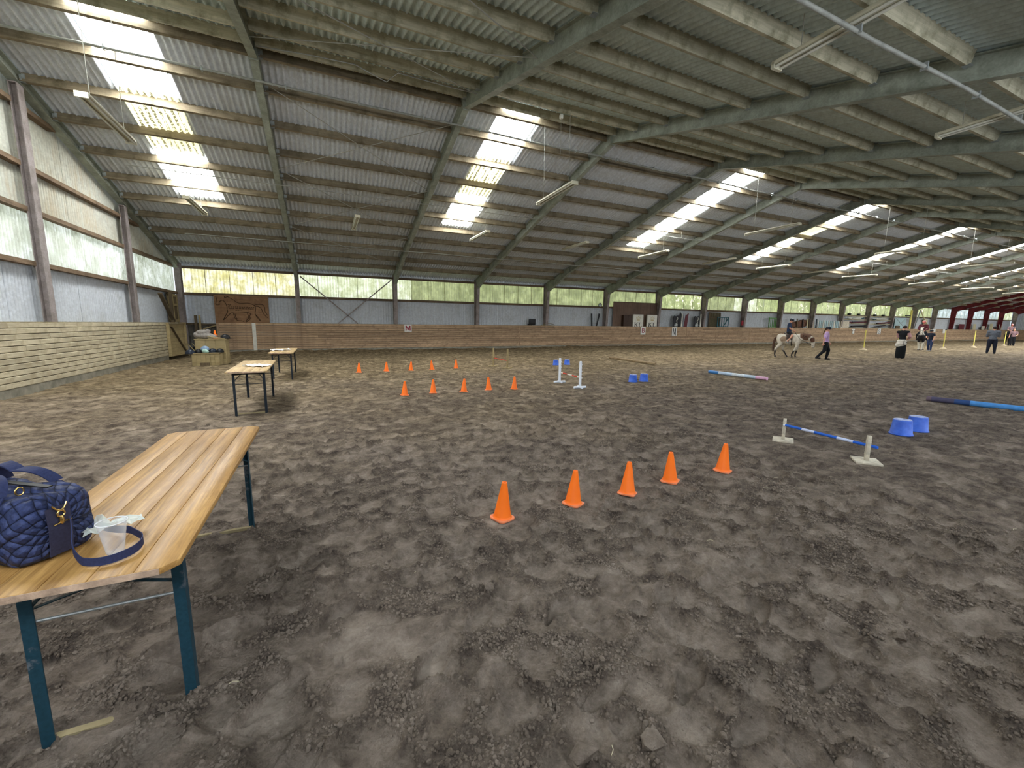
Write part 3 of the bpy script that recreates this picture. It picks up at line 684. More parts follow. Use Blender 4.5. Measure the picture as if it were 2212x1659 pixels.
# ---------------------------------------------------------------- letters and plates on the kickboards
def letter_mesh(ch, h, mat, parent, loc, depth=.004, bold=.0, name='letter', serif=False):
    cu = bpy.data.curves.new('t', 'FONT'); cu.body = ch; cu.size = h*1.37; cu.align_x = 'CENTER'; cu.align_y = 'CENTER'; cu.extrude = depth; cu.offset = bold
    o = bpy.data.objects.new('t', cu); COL.objects.link(o); bpy.context.view_layer.update()
    me = bpy.data.meshes.new_from_object(o.evaluated_get(bpy.context.evaluated_depsgraph_get())); bpy.data.objects.remove(o)
    me.materials.clear(); me.materials.append(mat); q = obj(name, me, parent); q.rotation_euler = (math.pi/2, 0, 0); q.location = loc; return q
M['ink_red'] = plain('red_letter_paint', '8e1f35', .5); M['ink_black'] = plain('black_letter_paint', '1c1d20', .5); M['plate'] = plain('white_plate', 'dcdcd6', .5, var=.06)
def board_letter(x, z, w, h, ch, ink, lab, size=.3, bold=.0):
    t = empty('letter_board', (x, -.035, z), 0, lab, 'sign')
    MB().box((0, 0, 0), (w, .012, h)).build('plate', M['plate'], t, bev=.003)
    letter_mesh(ch, size, ink, t, (0, -.009, 0), bold=bold); return t
def serif_M(parent, s=.34):
    b = MB(); P_ = [(-.40, -.5), (-.40, -.44), (-.34, -.44), (-.34, .44), (-.40, .44), (-.40, .5), (-.22, .5), (0, -.22), (.22, .5), (.40, .5), (.40, .44), (.34, .44), (.34, -.44), (.40, -.44), (.40, -.5), (.14, -.5), (.14, -.44), (.2, -.44), (.2, .26), (.02, -.42), (-.04, -.42), (-.27, .26), (-.27, -.44), (-.2, -.44), (-.2, -.5)]
    b.prism([(x*s, y*s*1.35) for x, y in P_], .007, .012, Matrix(((1, 0, 0, 0), (0, 0, -1, 0), (0, 1, 0, 0), (0, 0, 0, 1)))); b.build('letter', M['ink_black'], parent)
t = empty('letter_board', (10.87, -.035, 1.32), 0, 'white board with a red letter M on the kickboards below the third window', 'sign')
MB().box((0, 0, 0), (.43, .012, .43)).build('plate', M['plate'], t, bev=.003)
MB().prism([(x*.30, y*.30) for x, y in ((-.5, -.5), (-.5, .5), (-.26, .5), (0, -.06), (.26, .5), (.5, .5), (.5, -.5), (.30, -.5), (.30, .16), (.07, -.38), (-.07, -.38), (-.30, .16), (-.30, -.5))], .007, .012, Matrix(((1, 0, 0, 0), (0, 0, -1, 0), (0, 1, 0, 0), (0, 0, 0, 1)))).build('letter', M['ink_red'], t)
board_letter(29.0, 1.22, .50, .60, 'B', M['ink_red'], 'white board with a dark red letter B below the crown boards', .40, .003)
t = empty('letter_board', (32.3, -.035, 1.15), 0, 'white board with a black serif letter M at the right of the B board', 'sign')
MB().box((0, 0, 0), (.52, .012, .70)).build('plate', M['plate'], t, bev=.003); serif_M(t, .44)
for (x, z, w, h, lab) in ((58.25, 1.40, .6, .16, 'small white plate high on the kickboards above its round twin'), (63.5, 1.22, .7, .62, 'pale plate with two dark rings on the kickboards'), (76.5, 1.36, .7, .40, 'small faded plate behind the maroon rider'), (79.2, 1.30, .8, .5, 'faded plate beside the second yellow pole')):
    t = empty('wall_plate', (x, -.035, z), 0, lab, 'sign'); MB().box((0, 0, 0), (w, .012, h)).build('plate', M['plate'], t, bev=.003)
    if w == .7 and h > .6:
        for zz in (-.14, .14): MB().tube([(.16*math.cos(a), -.012, zz+.10*math.sin(a)) for a in np.linspace(0, 2*math.pi, 17)[:-1]], .02, 5, closed=True).build('ring', M['ink_black'], t)
t = empty('wall_plate', (58.3, -.035, 1.12), 0, 'small white round plate on the kickboards', 'sign'); MB().lathe([(0, 0), (.2, 0), (.2, .014), (0, .014)], 18).build('plate', M['plate'], t).rotation_euler = (math.pi/2, 0, 0)
t = MB().box((0, 0, 0), (.165, .02, 1.40)).build('white_marker_board', M['white_paint'], None, bev=.004); t.location = (3.0, -.03, .84); tag(t, 'upright white marker board on the kickboards behind the furthest table', 'board')

# ---------------------------------------------------------------- trestle tables
M['table_wood'] = wood('table_top_pine', '7d5528', 'cfa261', 1, 1.5, .40, '9f763f', True, .12, .2)
M['table_wood2'] = wood('table_top_pine_pale', '9a8058', 'c9ae80', 1, .6, .6, '8a7452', True, .14, .15)
M['table_edge'] = plain('worn_table_edge', 'bfa48c', .7, var=.35, scale=14, bump=.3)
def paint_worn(name, c, chip):
    t = NT(name); v = t.tc(); n = t.noise(v, 9, 6, .7); n2 = t.noise(v, 60, 3, .6)
    col = t.ramp(n2, [(.3, tuple(x*.7 for x in lin(c))), (.7, lin(c))]); col = t.mix(col, lin(chip), t.ramp(n, [(.56, 0), (.64, .75)])); return t.fin(col, .5)
M['leg_green'] = paint_worn('dark_green_legs', '1f4250', '6b6f74')
M['leg_dark'] = paint_worn('dark_blue_legs', '18232d', '3d4650')
def table(loc, rz, L, Wd, Ht, wmat, lmat, ys_, label, lean=.0):
    t = empty('trestle_table', loc, rz, label, 'table', 'folding trestle tables on the sand')
    n = 5; pw = Wd/n
    for i in range(n):
        x = -Wd/2+pw*(i+.5); c = .045 if i in (0, n-1) else 0; s = -1 if i == 0 else 1
        a, b_ = -pw/2+.0008, pw/2-.0008; hl = L/2
        if c and s < 0: poly = [(a, -hl+c), (a+c, -hl), (b_, -hl), (b_, hl), (a+c, hl), (a, hl-c)]
        elif c: poly = [(a, -hl), (b_-c, -hl), (b_, -hl+c), (b_, hl-c), (b_-c, hl), (a, hl)]
        else: poly = [(a, -hl), (b_, -hl), (b_, hl), (a, hl)]
        q = MB().prism(poly, -.024, 0).build('plank', wmat, t, bev=.002); q.location = (x, 0, Ht)
    for s in (-1, 1): MB().box((0, s*(L/2+.0015), Ht-.0125), (Wd-.10, .004, .022)).build('end_edge', M['table_edge'], t)
    for y in (-L/2+.30, 0, L/2-.30): MB().box((0, y, Ht-.04), (Wd-.12, .07, .03)).build('batten', wmat, t)
    hw = Wd/2-.06
    for y in ys_:
        s = 1 if y > 0 else -1
        for sx in (-1, 1):
            x = sx*hw; b = MB(); b.box((x, y, (Ht-.05)/2-.04), (.005, .04, Ht-.0)); b.box((x-sx*.018, y+s*.018, (Ht-.05)/2-.04), (.038, .005, Ht-.0))
            b.build('leg', lmat, t)
        MB().bar((-hw, y, Ht-.07), (hw, y, Ht-.07), .035, .03).build('top_rail', lmat, t)
        MB().bar((-hw, y, -.004), (hw, y, -.004), .03, .02).build('foot_rail', M['ledge'], t)
        MB().tube([(-hw, y+s*.01, Ht-.25), (hw, y+s*.01, Ht-.25)], .006, 8).build('cross_rod', M['galv'] if lmat is M['leg_green'] else lmat, t)
        MB().bar((-hw, y, Ht-.21), (hw, y, Ht-.08), .004, .018, up=(0, 1, 0)).build('brace', lmat, t)
        MB().bar((hw, y, Ht-.21), (-hw, y, Ht-.08), .004, .018, up=(0, 1, 0)).build('brace', lmat, t)
        for sx in (-1, 1): MB().bar((sx*hw, y, Ht-.22), (sx*.09, y-s*.26, Ht-.04), .014, .005).build('strut', lmat, t)
    return t
table((5.405, -22.215, 0), 0, 2.17, .60, .75, M['table_wood'], M['leg_green'], (-.81, .81), 'nearest folding table with a varnished plank top, carrying the navy bag')
table((4.975, -15.78, 0), math.radians(1.5), 2.3, .61, .77, M['table_wood2'], M['leg_dark'], (-.82, .82), 'middle folding table with white paper on it, in front of the farthest one')
table((5.14, -11.08, 0), 0, 2.3, .61, .77, M['table_wood2'], M['leg_dark'], (-.84, .84), 'farthest folding table with crumpled white paper on it')
M['paper'] = plain('white_paper', 'e9e9e6', .6, var=.04)
def crumple(name, w, l, loc, rz, label, amp=.02, seed=1, mat='paper', nx_=10, ny_=7, cat='paper'):
    rr = random.Random(seed); vs = []
    for j in range(ny_+1):
        for i in range(nx_+1): vs.append(((i/nx_-.5)*w*(1+.15*rr.random()), (j/ny_-.5)*l*(1-.5*i/nx_)+rr.uniform(-.008, .008), .004+amp*rr.random()*(.4+rr.random())))
    n = len(vs); N1 = nx_+1; fs = [(j*N1+i, j*N1+i+1, (j+1)*N1+i+1, (j+1)*N1+i) for j in range(ny_) for i in range(nx_)]
    vs2 = [(x, y, z+.0012) for x, y, z in vs]; b = MB(); b.add(vs, fs); b.add(vs2, [f[::-1] for f in fs])
    o = b.build(name, M[mat]); o.location = loc; o.rotation_euler = (0, 0, rz); tag(o, label, cat); return o
crumple('paper_sheet', .42, .30, (5.04, -16.0, .772), math.radians(150), 'crumpled white paper on the middle table', .035, 3)
crumple('paper_sheet', .46, .36, (5.06, -11.2, .772), math.radians(10), 'crumpled white paper on the farthest table', .05, 5)

# ---------------------------------------------------------------- quilted bag on the near table
def quilt(name, c, seam, ink):
    t = NT(name); v = t.tc(kind='Object'); return t
t = NT('quilted_navy'); v = t.tc(kind='UV'); ux = t.sep(v)[0]; uy = t.sep(v)[1]
def tri(e): return t.math('ABSOLUTE', t.math('SUBTRACT', t.math('FRACT', e), .5))
d1 = tri(t.math('ADD', t.math('MULTIPLY', ux, 8), t.math('MULTIPLY', uy, 8))); d2 = tri(t.math('SUBTRACT', t.math('MULTIPLY', ux, 8), t.math('MULTIPLY', uy, 8)))
qh = t.math('MULTIPLY', t.math('SUBTRACT', .5, d1), t.math('SUBTRACT', .5, d2))
qn = t.noise(t.tc(), 60, 4, .6)
col = t.mix(lin('232c4c'), lin('414d7a'), t.ramp(qn, [(.3, 0), (.7, 1)])); col = t.mix(col, lin('141a30'), t.ramp(qh, [(0, .95), (.012, 0)]))
dd = t.math('POWER', qh, .35); b1 = t.bump(dd, 1.0, .03); t.bump(t.noise(t.tc(), 45, 5, .65, .5), .45, .008, b1)
M['quilt'] = t.fin(col, .62, 0, .3)
M['webbing'] = plain('navy_webbing', '2c3458', .75, var=.15, scale=120); M['webbing_dark'] = plain('dark_webbing', '34344a', .8, var=.15, scale=120)
M['gold'] = plain('brass_clip', 'e2c27c', .25, 1.0, .08, 10); M['leaf'] = M['gold']
bag = empty('quilted_bag', (5.125, -22.945, .751), math.atan2(-.5, .86), 'navy quilted holdall with webbing handles on the near table', 'bag')
# bag-local: x along the length (+x = the end towards the cup), y depth (+y away), z up
LX, LYb, LZ = .43, .245, .245
def bagbody():
    nx_, na = 40, 48; vs = []; uv = []
    for i in range(nx_+1):
        s = i/nx_; x = (s-.5)*LX; e = max(0, abs(s-.5)*2-.80)/.20; sq = 1-.14*e**2.5
        for k in range(na):
            a = 2*math.pi*k/na; ca, sa = math.cos(a), math.sin(a); p_ = 5.5
            r_ = (abs(ca)**p_+abs(sa)**p_)**(-1/p_)
            y = r_*ca*LYb/2; z = r_*sa*LZ/2
            top = max(0, sa); y *= 1-.30*top**2
            z *= (1-.04*math.sin(s*9)*top)
            zz = LZ/2+z*(1-.06*e)+.010*math.sin(s*14+a*3)*(.4+.6*top)
            if sa < -.6: zz = max(zz, .0)
            vs.append((x+(.012*math.sin(a*5) if 0 < i < nx_ else 0)*.4, y*(sq)+.004*math.sin(s*23+a*7), max(.0, zz))); uv.append((x/.43, k/na*2.1))
    f = [(i*na+k, i*na+(k+1) % na, (i+1)*na+(k+1) % na, (i+1)*na+k) for i in range(nx_) for k in range(na)]
    # domed end faces
    m = MB(); m.add(vs, f, True)
    for end, sgn in ((0, -1), (nx_, 1)):
        base = end*na; prev = [base+k for k in range(na)]; cx_ = vs[base][0]
        for q, (sc, out) in enumerate(((.88, .012), (.55, .020), (.2, .024))):
            o_ = len(m.v)
            for k in range(na):
                p0 = vs[base+k]; m.v.append((cx_+sgn*(out+.004*math.sin(k*1.3+q*2)), p0[1]*sc, LZ/2+(p0[2]-LZ/2)*sc)); uv.append((cx_/.43+sgn*(1-sc)*.3, k/na*2.1))
            cur = list(range(o_, o_+na))
            for k in range(na):
                f_ = (prev[k], prev[(k+1) % na], cur[(k+1) % na], cur[k]); m.f.append(f_ if sgn > 0 else f_[::-1]); m.sm.append(True)
            prev = cur
        m.f.append(tuple(prev if sgn > 0 else prev[::-1])); m.sm.append(True)
    o = m.build('body', M['quilt'], bag); ul = o.data.uv_layers.new(name='UVMap')
    for lp in o.data.loops: ul.data[lp.index].uv = uv[lp.vertex_index]
    return o
bagbody()
def ribbon(name, pts, w, th, mat, par, side=None):
    """flat webbing: path, width along `side`"""
    pts = [Vector(p_) for p_ in pts]; sd = Vector(side).normalized() if side else None; b = MB(); vs = []
    for i, p_ in enumerate(pts):
        d_ = (pts[min(i+1, len(pts)-1)]-pts[max(i-1, 0)]).normalized(); s_ = sd if sd is not None else Vector((0, 0, 1)); n_ = d_.cross(s_).normalized()
        for a_, c_ in ((-1, -1), (1, -1), (1, 1), (-1, 1)): vs.append(p_+s_*(a_*w/2)+n_*(c_*th/2))
    f = [(0, 1, 2, 3)]+[(4*(len(pts)-1)+i for i in (3, 2, 1, 0))]; f = [tuple(q) for q in f]
    for i in range(len(pts)-1):
        for k in range(4): f.append((4*i+k, 4*i+4+k, 4*i+4+(k+1) % 4, 4*i+(k+1) % 4))
    return b.add(vs, f).build(name, mat, par)
def arc(a, b, c, n=14):
    a, b, c = Vector(a), Vector(b), Vector(c); return [a*(1-s)**2+b*2*s*(1-s)+c*s*s for s in [i/n for i in range(n+1)]]
hy = LYb/2+.006
for sy in (-1, 1):
    for x in (-.10, .115):
        ribbon('handle_strap', [(x, sy*hy, .02), (x, sy*(hy+.006), .12), (x, sy*(hy-.012), .20), (x, sy*(hy-.045), .245)], .042, .004, M['webbing'], bag, (1, 0, 0))
    ribbon('handle', arc((-.10, sy*(hy-.045), .245), (-.06, sy*.03, .34 if sy < 0 else .36), (.02, sy*.04, .30))+arc((.02, sy*.04, .30), (.10, sy*.05, .31), (.115, sy*(hy-.045), .245))[1:], .038, .005, M['webbing'], bag, (.25, 1, 0) if sy < 0 else (.1, 1, .1))
ribbon('zip', [(-.2, 0, .262), (0, 0, .268), (.2, 0, .258)], .02, .004, M['black'], bag, (0, 1, 0))
ex = LX/2+.028
ribbon('end_tab', [(ex-.005, -.02, .02), (ex+.006, -.02, .12), (ex+.002, -.02, .195)], .07, .004, M['webbing_dark'], bag, (0, 1, 0))
for q, (z0, ww_) in enumerate(((.185, .022),)):
    MB().tube(arc((ex+.012, -.02-ww_, .205), (ex+.018, -.02, .16), (ex+.012, -.02+ww_, .205)), .0028, 8).build('clip_ring', M['gold'], bag)
MB().tube([(ex+.014, -.02+.011*math.cos(a_), .170+.011*math.sin(a_)) for a_ in np.linspace(0, 2*math.pi, 15)[:-1]], .0032, 8, closed=True).build('swivel_ring', M['gold'], bag)
MB().lathe([(.004, -.03), (.008, -.025), (.007, -.01), (.004, 0)], 12, (ex+.014, -.02, .162)).build('swivel_body', M['gold'], bag)
MB().tube([(ex+.014, -.045, .135), (ex+.016, -.02, .139), (ex+.014, .008, .137)], .0026, 8).build('slider_bar', M['gold'], bag)
MB().tube([(.15, -.05+.012*math.cos(a_), .258+.014*math.sin(a_)) for a_ in np.linspace(0, 2*math.pi, 15)[:-1]], .0026, 8, closed=True).build('zip_ring', M['gold'], bag)
# shoulder strap: from the end tab down to the table, out round the cup and back
mw = bag.matrix_basis.inverted()
def wl(x, y, z): return tuple(mw @ Vector((x, y, z)))
mw = Matrix.LocRotScale(Vector((5.125, -22.945, .751)), Matrix.Rotation(math.atan2(-.5, .86), 3, 'Z').to_quaternion(), Vector((1, 1, 1))).inverted()
sp = [(5.352, -23.075, .885), (5.362, -23.10, .845), (5.375, -23.14, .80), (5.410, -23.185, .775), (5.440, -23.205, .772), (5.475, -23.215, .772), (5.51, -23.205, .772), (5.545, -23.17, .773), (5.555, -23.125, .774), (5.545, -23.075, .775), (5.515, -23.03, .775), (5.47, -22.975, .775), (5.42, -22.95, .775), (5.36, -22.90, .775), (5.30, -22.83, .775)]
def smooth(pts, n=4):
    pts = [Vector(q) for q in pts]; out = []
    for i in range(len(pts)-1):
        p0, p1, p2, p3 = pts[max(i-1, 0)], pts[i], pts[i+1], pts[min(i+2, len(pts)-1)]
        for j in range(n):
            s = j/n; out.append(.5*((2*p1)+(p2-p0)*s+(2*p0-5*p1+4*p2-p3)*s*s+(3*p1-p0-3*p2+p3)*s**3))
    return out+[pts[-1]]
ribbon('shoulder_strap', [wl(*q) for q in smooth(sp)], .030, .003, M['webbing'], bag)
# clear plastic cup, wrapper
def thin(name, alpha, rough, c=(.95, .97, 1)):
    t = NT(name); t.b.inputs['Base Color'].default_value = (*c, 1); t.b.inputs['Roughness'].default_value = rough; t.b.inputs['Specular IOR Level'].default_value = 1.0
    fr = t.n('ShaderNodeLayerWeight'); fr.inputs[0].default_value = .25; a_ = t.math('ADD', alpha, t.math('MULTIPLY', fr.outputs['Facing'], .5)); t.l(a_, t.b.inputs['Alpha']); return t.m
M['clear'] = thin('clear_plastic', .06, .12); M['clear_rim'] = thin('plastic_rim', .6, .25)
cup = empty('plastic_cup', (5.478, -23.118, .752), 0, 'empty clear plastic cup standing inside the strap loop', 'cup')
pr = []; 
for i in range(15): z = .003+.118*i/14; pr.append((.025+.017*i/14+.0006*(i % 2), z))
MB().lathe([(.0, 0.002), (.025, .002)]+pr+[(pr[-1][0]-.001, .121)]+[(a_-.0011, b_) for a_, b_ in pr[::-1]]+[(.023, .0035), (0, .0035)], 32, cap=False).build('wall', M['clear'], cup)
MB().tube([(.0435*math.cos(a_), .0435*math.sin(a_), .121) for a_ in np.linspace(0, 2*math.pi, 33)[:-1]], .0018, 8, closed=True).build('rim', M['clear_rim'], cup)
M['cello'] = thin('cellophane', .42, .3, (.85, .92, .86))
o = crumple('plastic_wrapper', .16, .11, (5.425, -22.965, .79), math.radians(20), 'crumpled clear plastic wrapper between the bag and the cup', .035, 9, 'cello', 9, 6, 'wrapper')
o2 = o.copy(); bpy.data.objects.remove(o2)
# ---------------------------------------------------------------- cones
M['orange'] = plain('orange_cone', 'ff7618', .45, var=.05, scale=4); M['orange_b'] = plain('orange_cone_base', 'ef8a5e', .6, var=.2, scale=9)
def make_cone():
    t = empty('traffic_cone'); prof = [(.082, .014), (.079, .022), (.074, .028), (.071, .034), (.023, .306), (.021, .316), (.015, .318), (.014, .310), (.070, .03)]
    MB().lathe(prof, 32, cap=False).build('cone_body', M['orange'], t)
    poly = []; h = .084; c = .024
    for i in range(8):
        poly.append([(h, -h+c), (h, h-c), (h-c, h), (-h+c, h), (-h, h-c), (-h, -h+c), (-h+c, -h), (h-c, -h)][i])
    MB().prism(poly, 0, .017).build('base', M['orange_b'], t, bev=.004); return t
cone0 = make_cone(); first = True
CN = [((7.50, -22.05), 'near'), ((8.22, -22.02), 'near'), ((8.84, -22.03), 'near'), ((9.45, -21.98), 'near'), ((10.19, -22.02), 'near'),
      ((7.81, -15.84), 'mid'), ((8.47, -15.77), 'mid'), ((9.17, -15.90), 'mid'), ((9.84, -15.80), 'mid'), ((10.48, -15.90), 'mid'),
      ((7.22, -11.0), 'far'), ((8.09, -10.9), 'far'), ((8.90, -10.9), 'far'), ((9.61, -11.0), 'far'), ((10.52, -10.85), 'far')]
o5 = ['leftmost', 'second from the left', 'middle one', 'second from the right', 'rightmost']; rown = {'near': 'nearest row of five', 'mid': 'middle row of five', 'far': 'farthest row of five'}
tl = [(2, 1), (1, 2), (0, 4), (-1, -3), (2, 0)]
for i, ((x, y), rw) in enumerate(CN):
    t = cone0 if first else copy_tree(cone0); first = False
    t.location = (x, y, hz(x, y)+.006); t.rotation_euler = (math.radians(tl[i % 5][0]), math.radians(tl[i % 5][1]+(0 if rw != 'near' else 1.5)), R.uniform(0, 1.5) if rw != 'near' else (.35, .45, .6, .5, .35)[i])
    tag(t, 'orange cone on the sand, %s in the %s' % (o5[i % 5], rown[rw]), 'cone', 'orange cones in three rows')
# ---------------------------------------------------------------- upturned blue tubs
def mkblue():
    t = NT('blue_tub'); v = t.tc(); z = t.sep(v)[2]
    col = t.ramp(t.noise(v, 7, 5, .6), [(.3, lin('2f55b8')), (.7, lin('4a76dc'))]); col = t.mix(col, lin('b9c3d2'), t.math('MULTIPLY', t.ramp(z, [(.228, 0), (.235, 1)]), t.ramp(t.noise(v, 22, 4), [(.3, .2), (.6, .8)])))
    return t.fin(col, .5)
M['blue_tub'] = mkblue()
def make_tub():
    t = empty('blue_tub'); MB().lathe([(.133, 0), (.139, .0), (.139, .02), (.131, .024), (.110, .225), (.104, .236), (.08, .238), (.0, .236), (.0, .230), (.10, .228), (.128, .01)], 32, cap=False).build('body', M['blue_tub'], t)
    MB().tube([(.135*math.cos(a_), .135*math.sin(a_), .012) for a_ in np.linspace(0, 2*math.pi, 33)[:-1]], .010, 8, closed=True).build('rim', M['blue_tub'], t)
    MB().lathe([(.03, 0), (.034, .006), (.0, .006)], 12, (.03, 0, .236)).build('drain_boss', M['blue_tub'], t); return t
tub0 = make_tub(); first = True
for x, y, s, lab in ((14.12, -22.0, 1.0, 'scuffed blue tub, upside down, front one of the nearest pair'), (14.66, -21.98, 1.0, 'scuffed blue tub, upside down, back one of the nearest pair'),
                  (14.29, -15.85, .92, 'blue tub upside down, left one of the pair beyond the white jump'), (14.68, -15.87, .96, 'blue tub upside down, right one of the pair beyond the white jump'),
                  (14.66, -10.9, .9, 'small blue tub upside down, seen just behind the left white jump post'), (15.22, -10.85, .9, 'small blue tub upside down between the two white jump posts')):
    t = tub0 if first else copy_tree(tub0); first = False
    t.location = (x, y, hz(x, y)-.005); t.scale = (s, s, s); t.rotation_euler = (0, 0, R.uniform(0, 6)); tag(t, lab, 'tub', 'blue tubs turned upside down')
# ---------------------------------------------------------------- little jumps
M['pole_bw'] = pole_tex('blue_white_pole', [(0, 'e9eef6'), (.02, '2160c8'), (.22, 'c9d3ee'), (.36, '2160c8'), (.60, 'c3d0f0'), (.76, '1f62d4'), (.985, 'dfe6f5')], 0, 1.12)
M['pole_rw'] = pole_tex('red_white_pole', [(0, 'ece6dc'), (.14, 'd2432c'), (.34, 'ece6dc'), (.55, 'd2432c'), (.78, 'ece6dc')], 0, 1.14)
M['pole_red'] = plain('red_pole', 'c8402c', .5)
M['block_white'] = plain('whitewashed_wood', 'cbc3b0', .8, var=.25, scale=12, bump=.2)
def pole(name, a, b, r, mat, label, cat='pole', par=None):
    a, b = Vector(a), Vector(b); L = (b-a).length
    o = MB().tube([(0, 0, 0), (L*.25, 0, 0), (L*.5, 0, 0), (L*.75, 0, 0), (L, 0, 0)], r, 14).build(name, mat, par)
    o.location = a; o.rotation_euler = (b-a).to_track_quat('X', 'Z').to_euler()
    if label: tag(o, label, cat)
    return o
def stand_block(x, y, lab):
    t = empty('jump_stand', (x, y, hz(x, y)), R.uniform(.5, .7), lab, 'jump stand')
    MB().box((0, 0, .012), (.27, .25, .024)).build('base', M['block_white'], t, bev=.004)
    MB().box((0, 0, .17), (.055, .04, .30)).build('upright', M['block_white'], t, bev=.004)
    for z in (.10, .17, .25): MB().box((.03, 0, z), (.03, .035, .035)).build('peg_block', M['block_white'], t, bev=.003)
    return t
stand_block(12.09, -21.50, 'small white wooden jump stand at the far end of the blue and white pole'); stand_block(12.02, -22.52, 'small white wooden jump stand at the near end of the blue and white pole')
pole('jump_pole', (12.075, -21.50, .235), (12.05, -22.60, .215), .018, M['pole_bw'], 'thin blue and white banded pole resting on two low stands')
def stand_pvc(x, y, lab):
    t = empty('jump_stand', (x, y, hz(x, y)+.0), math.radians(-5), lab, 'jump stand', 'white jump stands')
    MB().tube([(0, 0, .02), (0, 0, .67)], .034, 14).build('upright', M['white_plastic'], t)
    MB().lathe([(.036, 0), (.036, .01), (.02, .022), (0, .024)], 14, (0, 0, .67)).build('cap', M['white_plastic'], t)
    MB().tube([(-.17, 0, .03), (.17, 0, .03)], .03, 12).build('foot', M['white_plastic'], t); MB().tube([(0, -.13, .03), (0, .10, .03)], .03, 12).build('foot', M['white_plastic'], t)
    for z in (.28, .36, .44, .52, .60): MB().box((.03, 0, z), (.035, .03, .016)).build('cup', M['white_plastic'], t, bev=.003)
    return t
stand_pvc(12.16, -15.30, 'white plastic jump stand, the farther of the pair'); stand_pvc(12.12, -16.36, 'white plastic jump stand, the nearer of the pair')
pole('jump_pole', (12.19, -15.28, .29), (12.16, -16.38, .27), .017, M['pole_rw'], 'thin red and white pole between the white plastic stands')
def stand_wood(x, y, lean, lab):
    t = empty('jump_stand', (x, y, hz(x, y)), .1, lab, 'jump stand'); t.rotation_euler = (lean, 0, .1)
    MB().box((0, 0, .35), (.05, .05, .70)).build('upright', M['pale_wood'], t, bev=.004); MB().box((0, 0, .02), (.42, .07, .04)).build('foot', M['pale_wood'], t, bev=.004); MB().box((0, 0, .02), (.07, .34, .04)).build('foot', M['pale_wood'], t, bev=.004)
    for z in (.22, .30, .38, .46): MB().box((.035, 0, z), (.03, .03, .03)).build('peg_block', M['pale_wood'], t)
stand_wood(12.10, -10.55, .0, 'plain wooden jump stand left of the thin red pole'); stand_wood(12.31, -11.38, .03, 'plain wooden jump stand right of the thin red pole')
pole('jump_pole', (12.12, -10.55, .33), (12.33, -11.4, .28), .014, M['pole_red'], 'thin red pole between the plain wooden stands')
# ground poles
M['log'] = wood('peeled_log', '7d6a4d', 'b39e7c', 0, .5, .8, '6b583d', True, .1)
M['pole_bwp'] = pole_tex('pale_painted_pole', [(0, '3f7fc0'), (.18, 'b9cfe6'), (.42, 'd8e2ea'), (.62, 'bcd0e2'), (.80, 'd9a9c8')], 0, 2.05)
M['pole_blue'] = pole_tex('blue_painted_pole', [(0, '6b5b66'), (.02, '4d4a63'), (.13, '2f4d82'), (.20, '4f93d8'), (.40, '4a8fd4'), (.45, '35406f'), (.6, '4f93d8'), (.8, '35406f')], 0, 3.2)
pole('ground_pole', (18.52, -9.39, .10), (18.56, -12.3, .06), .055, M['log'], 'bare wooden log pole lying on the sand near the long wall')
pole('ground_pole', (18.22, -15.17, .065), (18.31, -17.15, .06), .052, M['pole_bwp'], 'pale blue, white and pink ground pole lying on the sand')
pole('ground_pole', (18.30, -20.76, .07), (18.92, -23.9, .06), .056, M['pole_blue'], 'blue ground pole running out of the right edge')
# yellow bending poles
M['yellow'] = plain('yellow_pole', 'd9cd6a', .5, var=.08); M['base_pole'] = plain('pole_base', 'b9a98a', .8, var=.15)
for i, (x, y, h, lab) in enumerate(((41.6, -8.81, 1.46, 'yellow bending pole left of the woman with the tied jacket'), (46.6, -8.7, 1.45, 'yellow bending pole hidden behind the woman with the tied jacket'), (52.4, -9.3, 1.50, 'yellow bending pole right of the child in jeans'), (57.7, -9.4, 1.46, 'yellow bending pole left of the man in the grey top'), (67.2, -8.6, 1.42, 'yellow bending pole right of the man in the grey top'))):
    t = empty('bending_pole', (x, y, hz(x, y)), 0, lab, 'pole', 'yellow bending poles')
    MB().tube([(0, 0, .1), (0, 0, h)], .034, 10).build('pole', M['yellow'], t); MB().lathe([(.22, 0), (.20, .05), (.06, .16), (.04, .2), (0, .2)], 18).build('base', M['base_pole'], t)
    if i == 2: MB().tube([(0, 0, h), (0, 0, h+.1)], .045, 10).build('tip', M['black'], t)
# ---------------------------------------------------------------- people and ponies
def organic(name, caps, mat, par=None, voxel=.016, sm=4, extra=None):
    """caps: (a, b, ra, rb[, flat]) rounded limbs or (c, (rx,ry,rz)) ellipsoids, fused into ONE continuous skin"""
    m = MB()
    for c in caps:
        if len(c) == 2: m.ell(c[0], c[1], n=14, m=10)
        elif len(c) == 3: m.ell(c[0], c[1], c[2], n=14, m=10)
        else:
            a, b, ra, rb = Vector(c[0]), Vector(c[1]), c[2], c[3]; k = 4
            m.tube([a+(b-a)*i/k for i in range(k+1)], [ra+(rb-ra)*i/k for i in range(k+1)], 12); m.ell(a, (ra,)*3, n=12, m=8); m.ell(b, (rb,)*3, n=12, m=8)
    me = m.mesh('t'); o = bpy.data.objects.new('t', me); COL.objects.link(o)
    r = o.modifiers.new('r', 'REMESH'); r.mode = 'VOXEL'; r.voxel_size = voxel; s = o.modifiers.new('s', 'SMOOTH'); s.factor = .5; s.iterations = sm
    dg = bpy.context.evaluated_depsgraph_get(); dg.update(); me2 = bpy.data.meshes.new_from_object(o.evaluated_get(dg)); bpy.data.objects.remove(o)
    if extra is not None:
        bm = bmesh.new(); bm.from_mesh(me2); bm.from_mesh(extra.mesh('x')); bm.to_mesh(me2); bm.free()
    for p_ in me2.polygons: p_.use_smooth = True
    me2.materials.clear(); me2.materials.append(mat); return obj(name, me2, par)
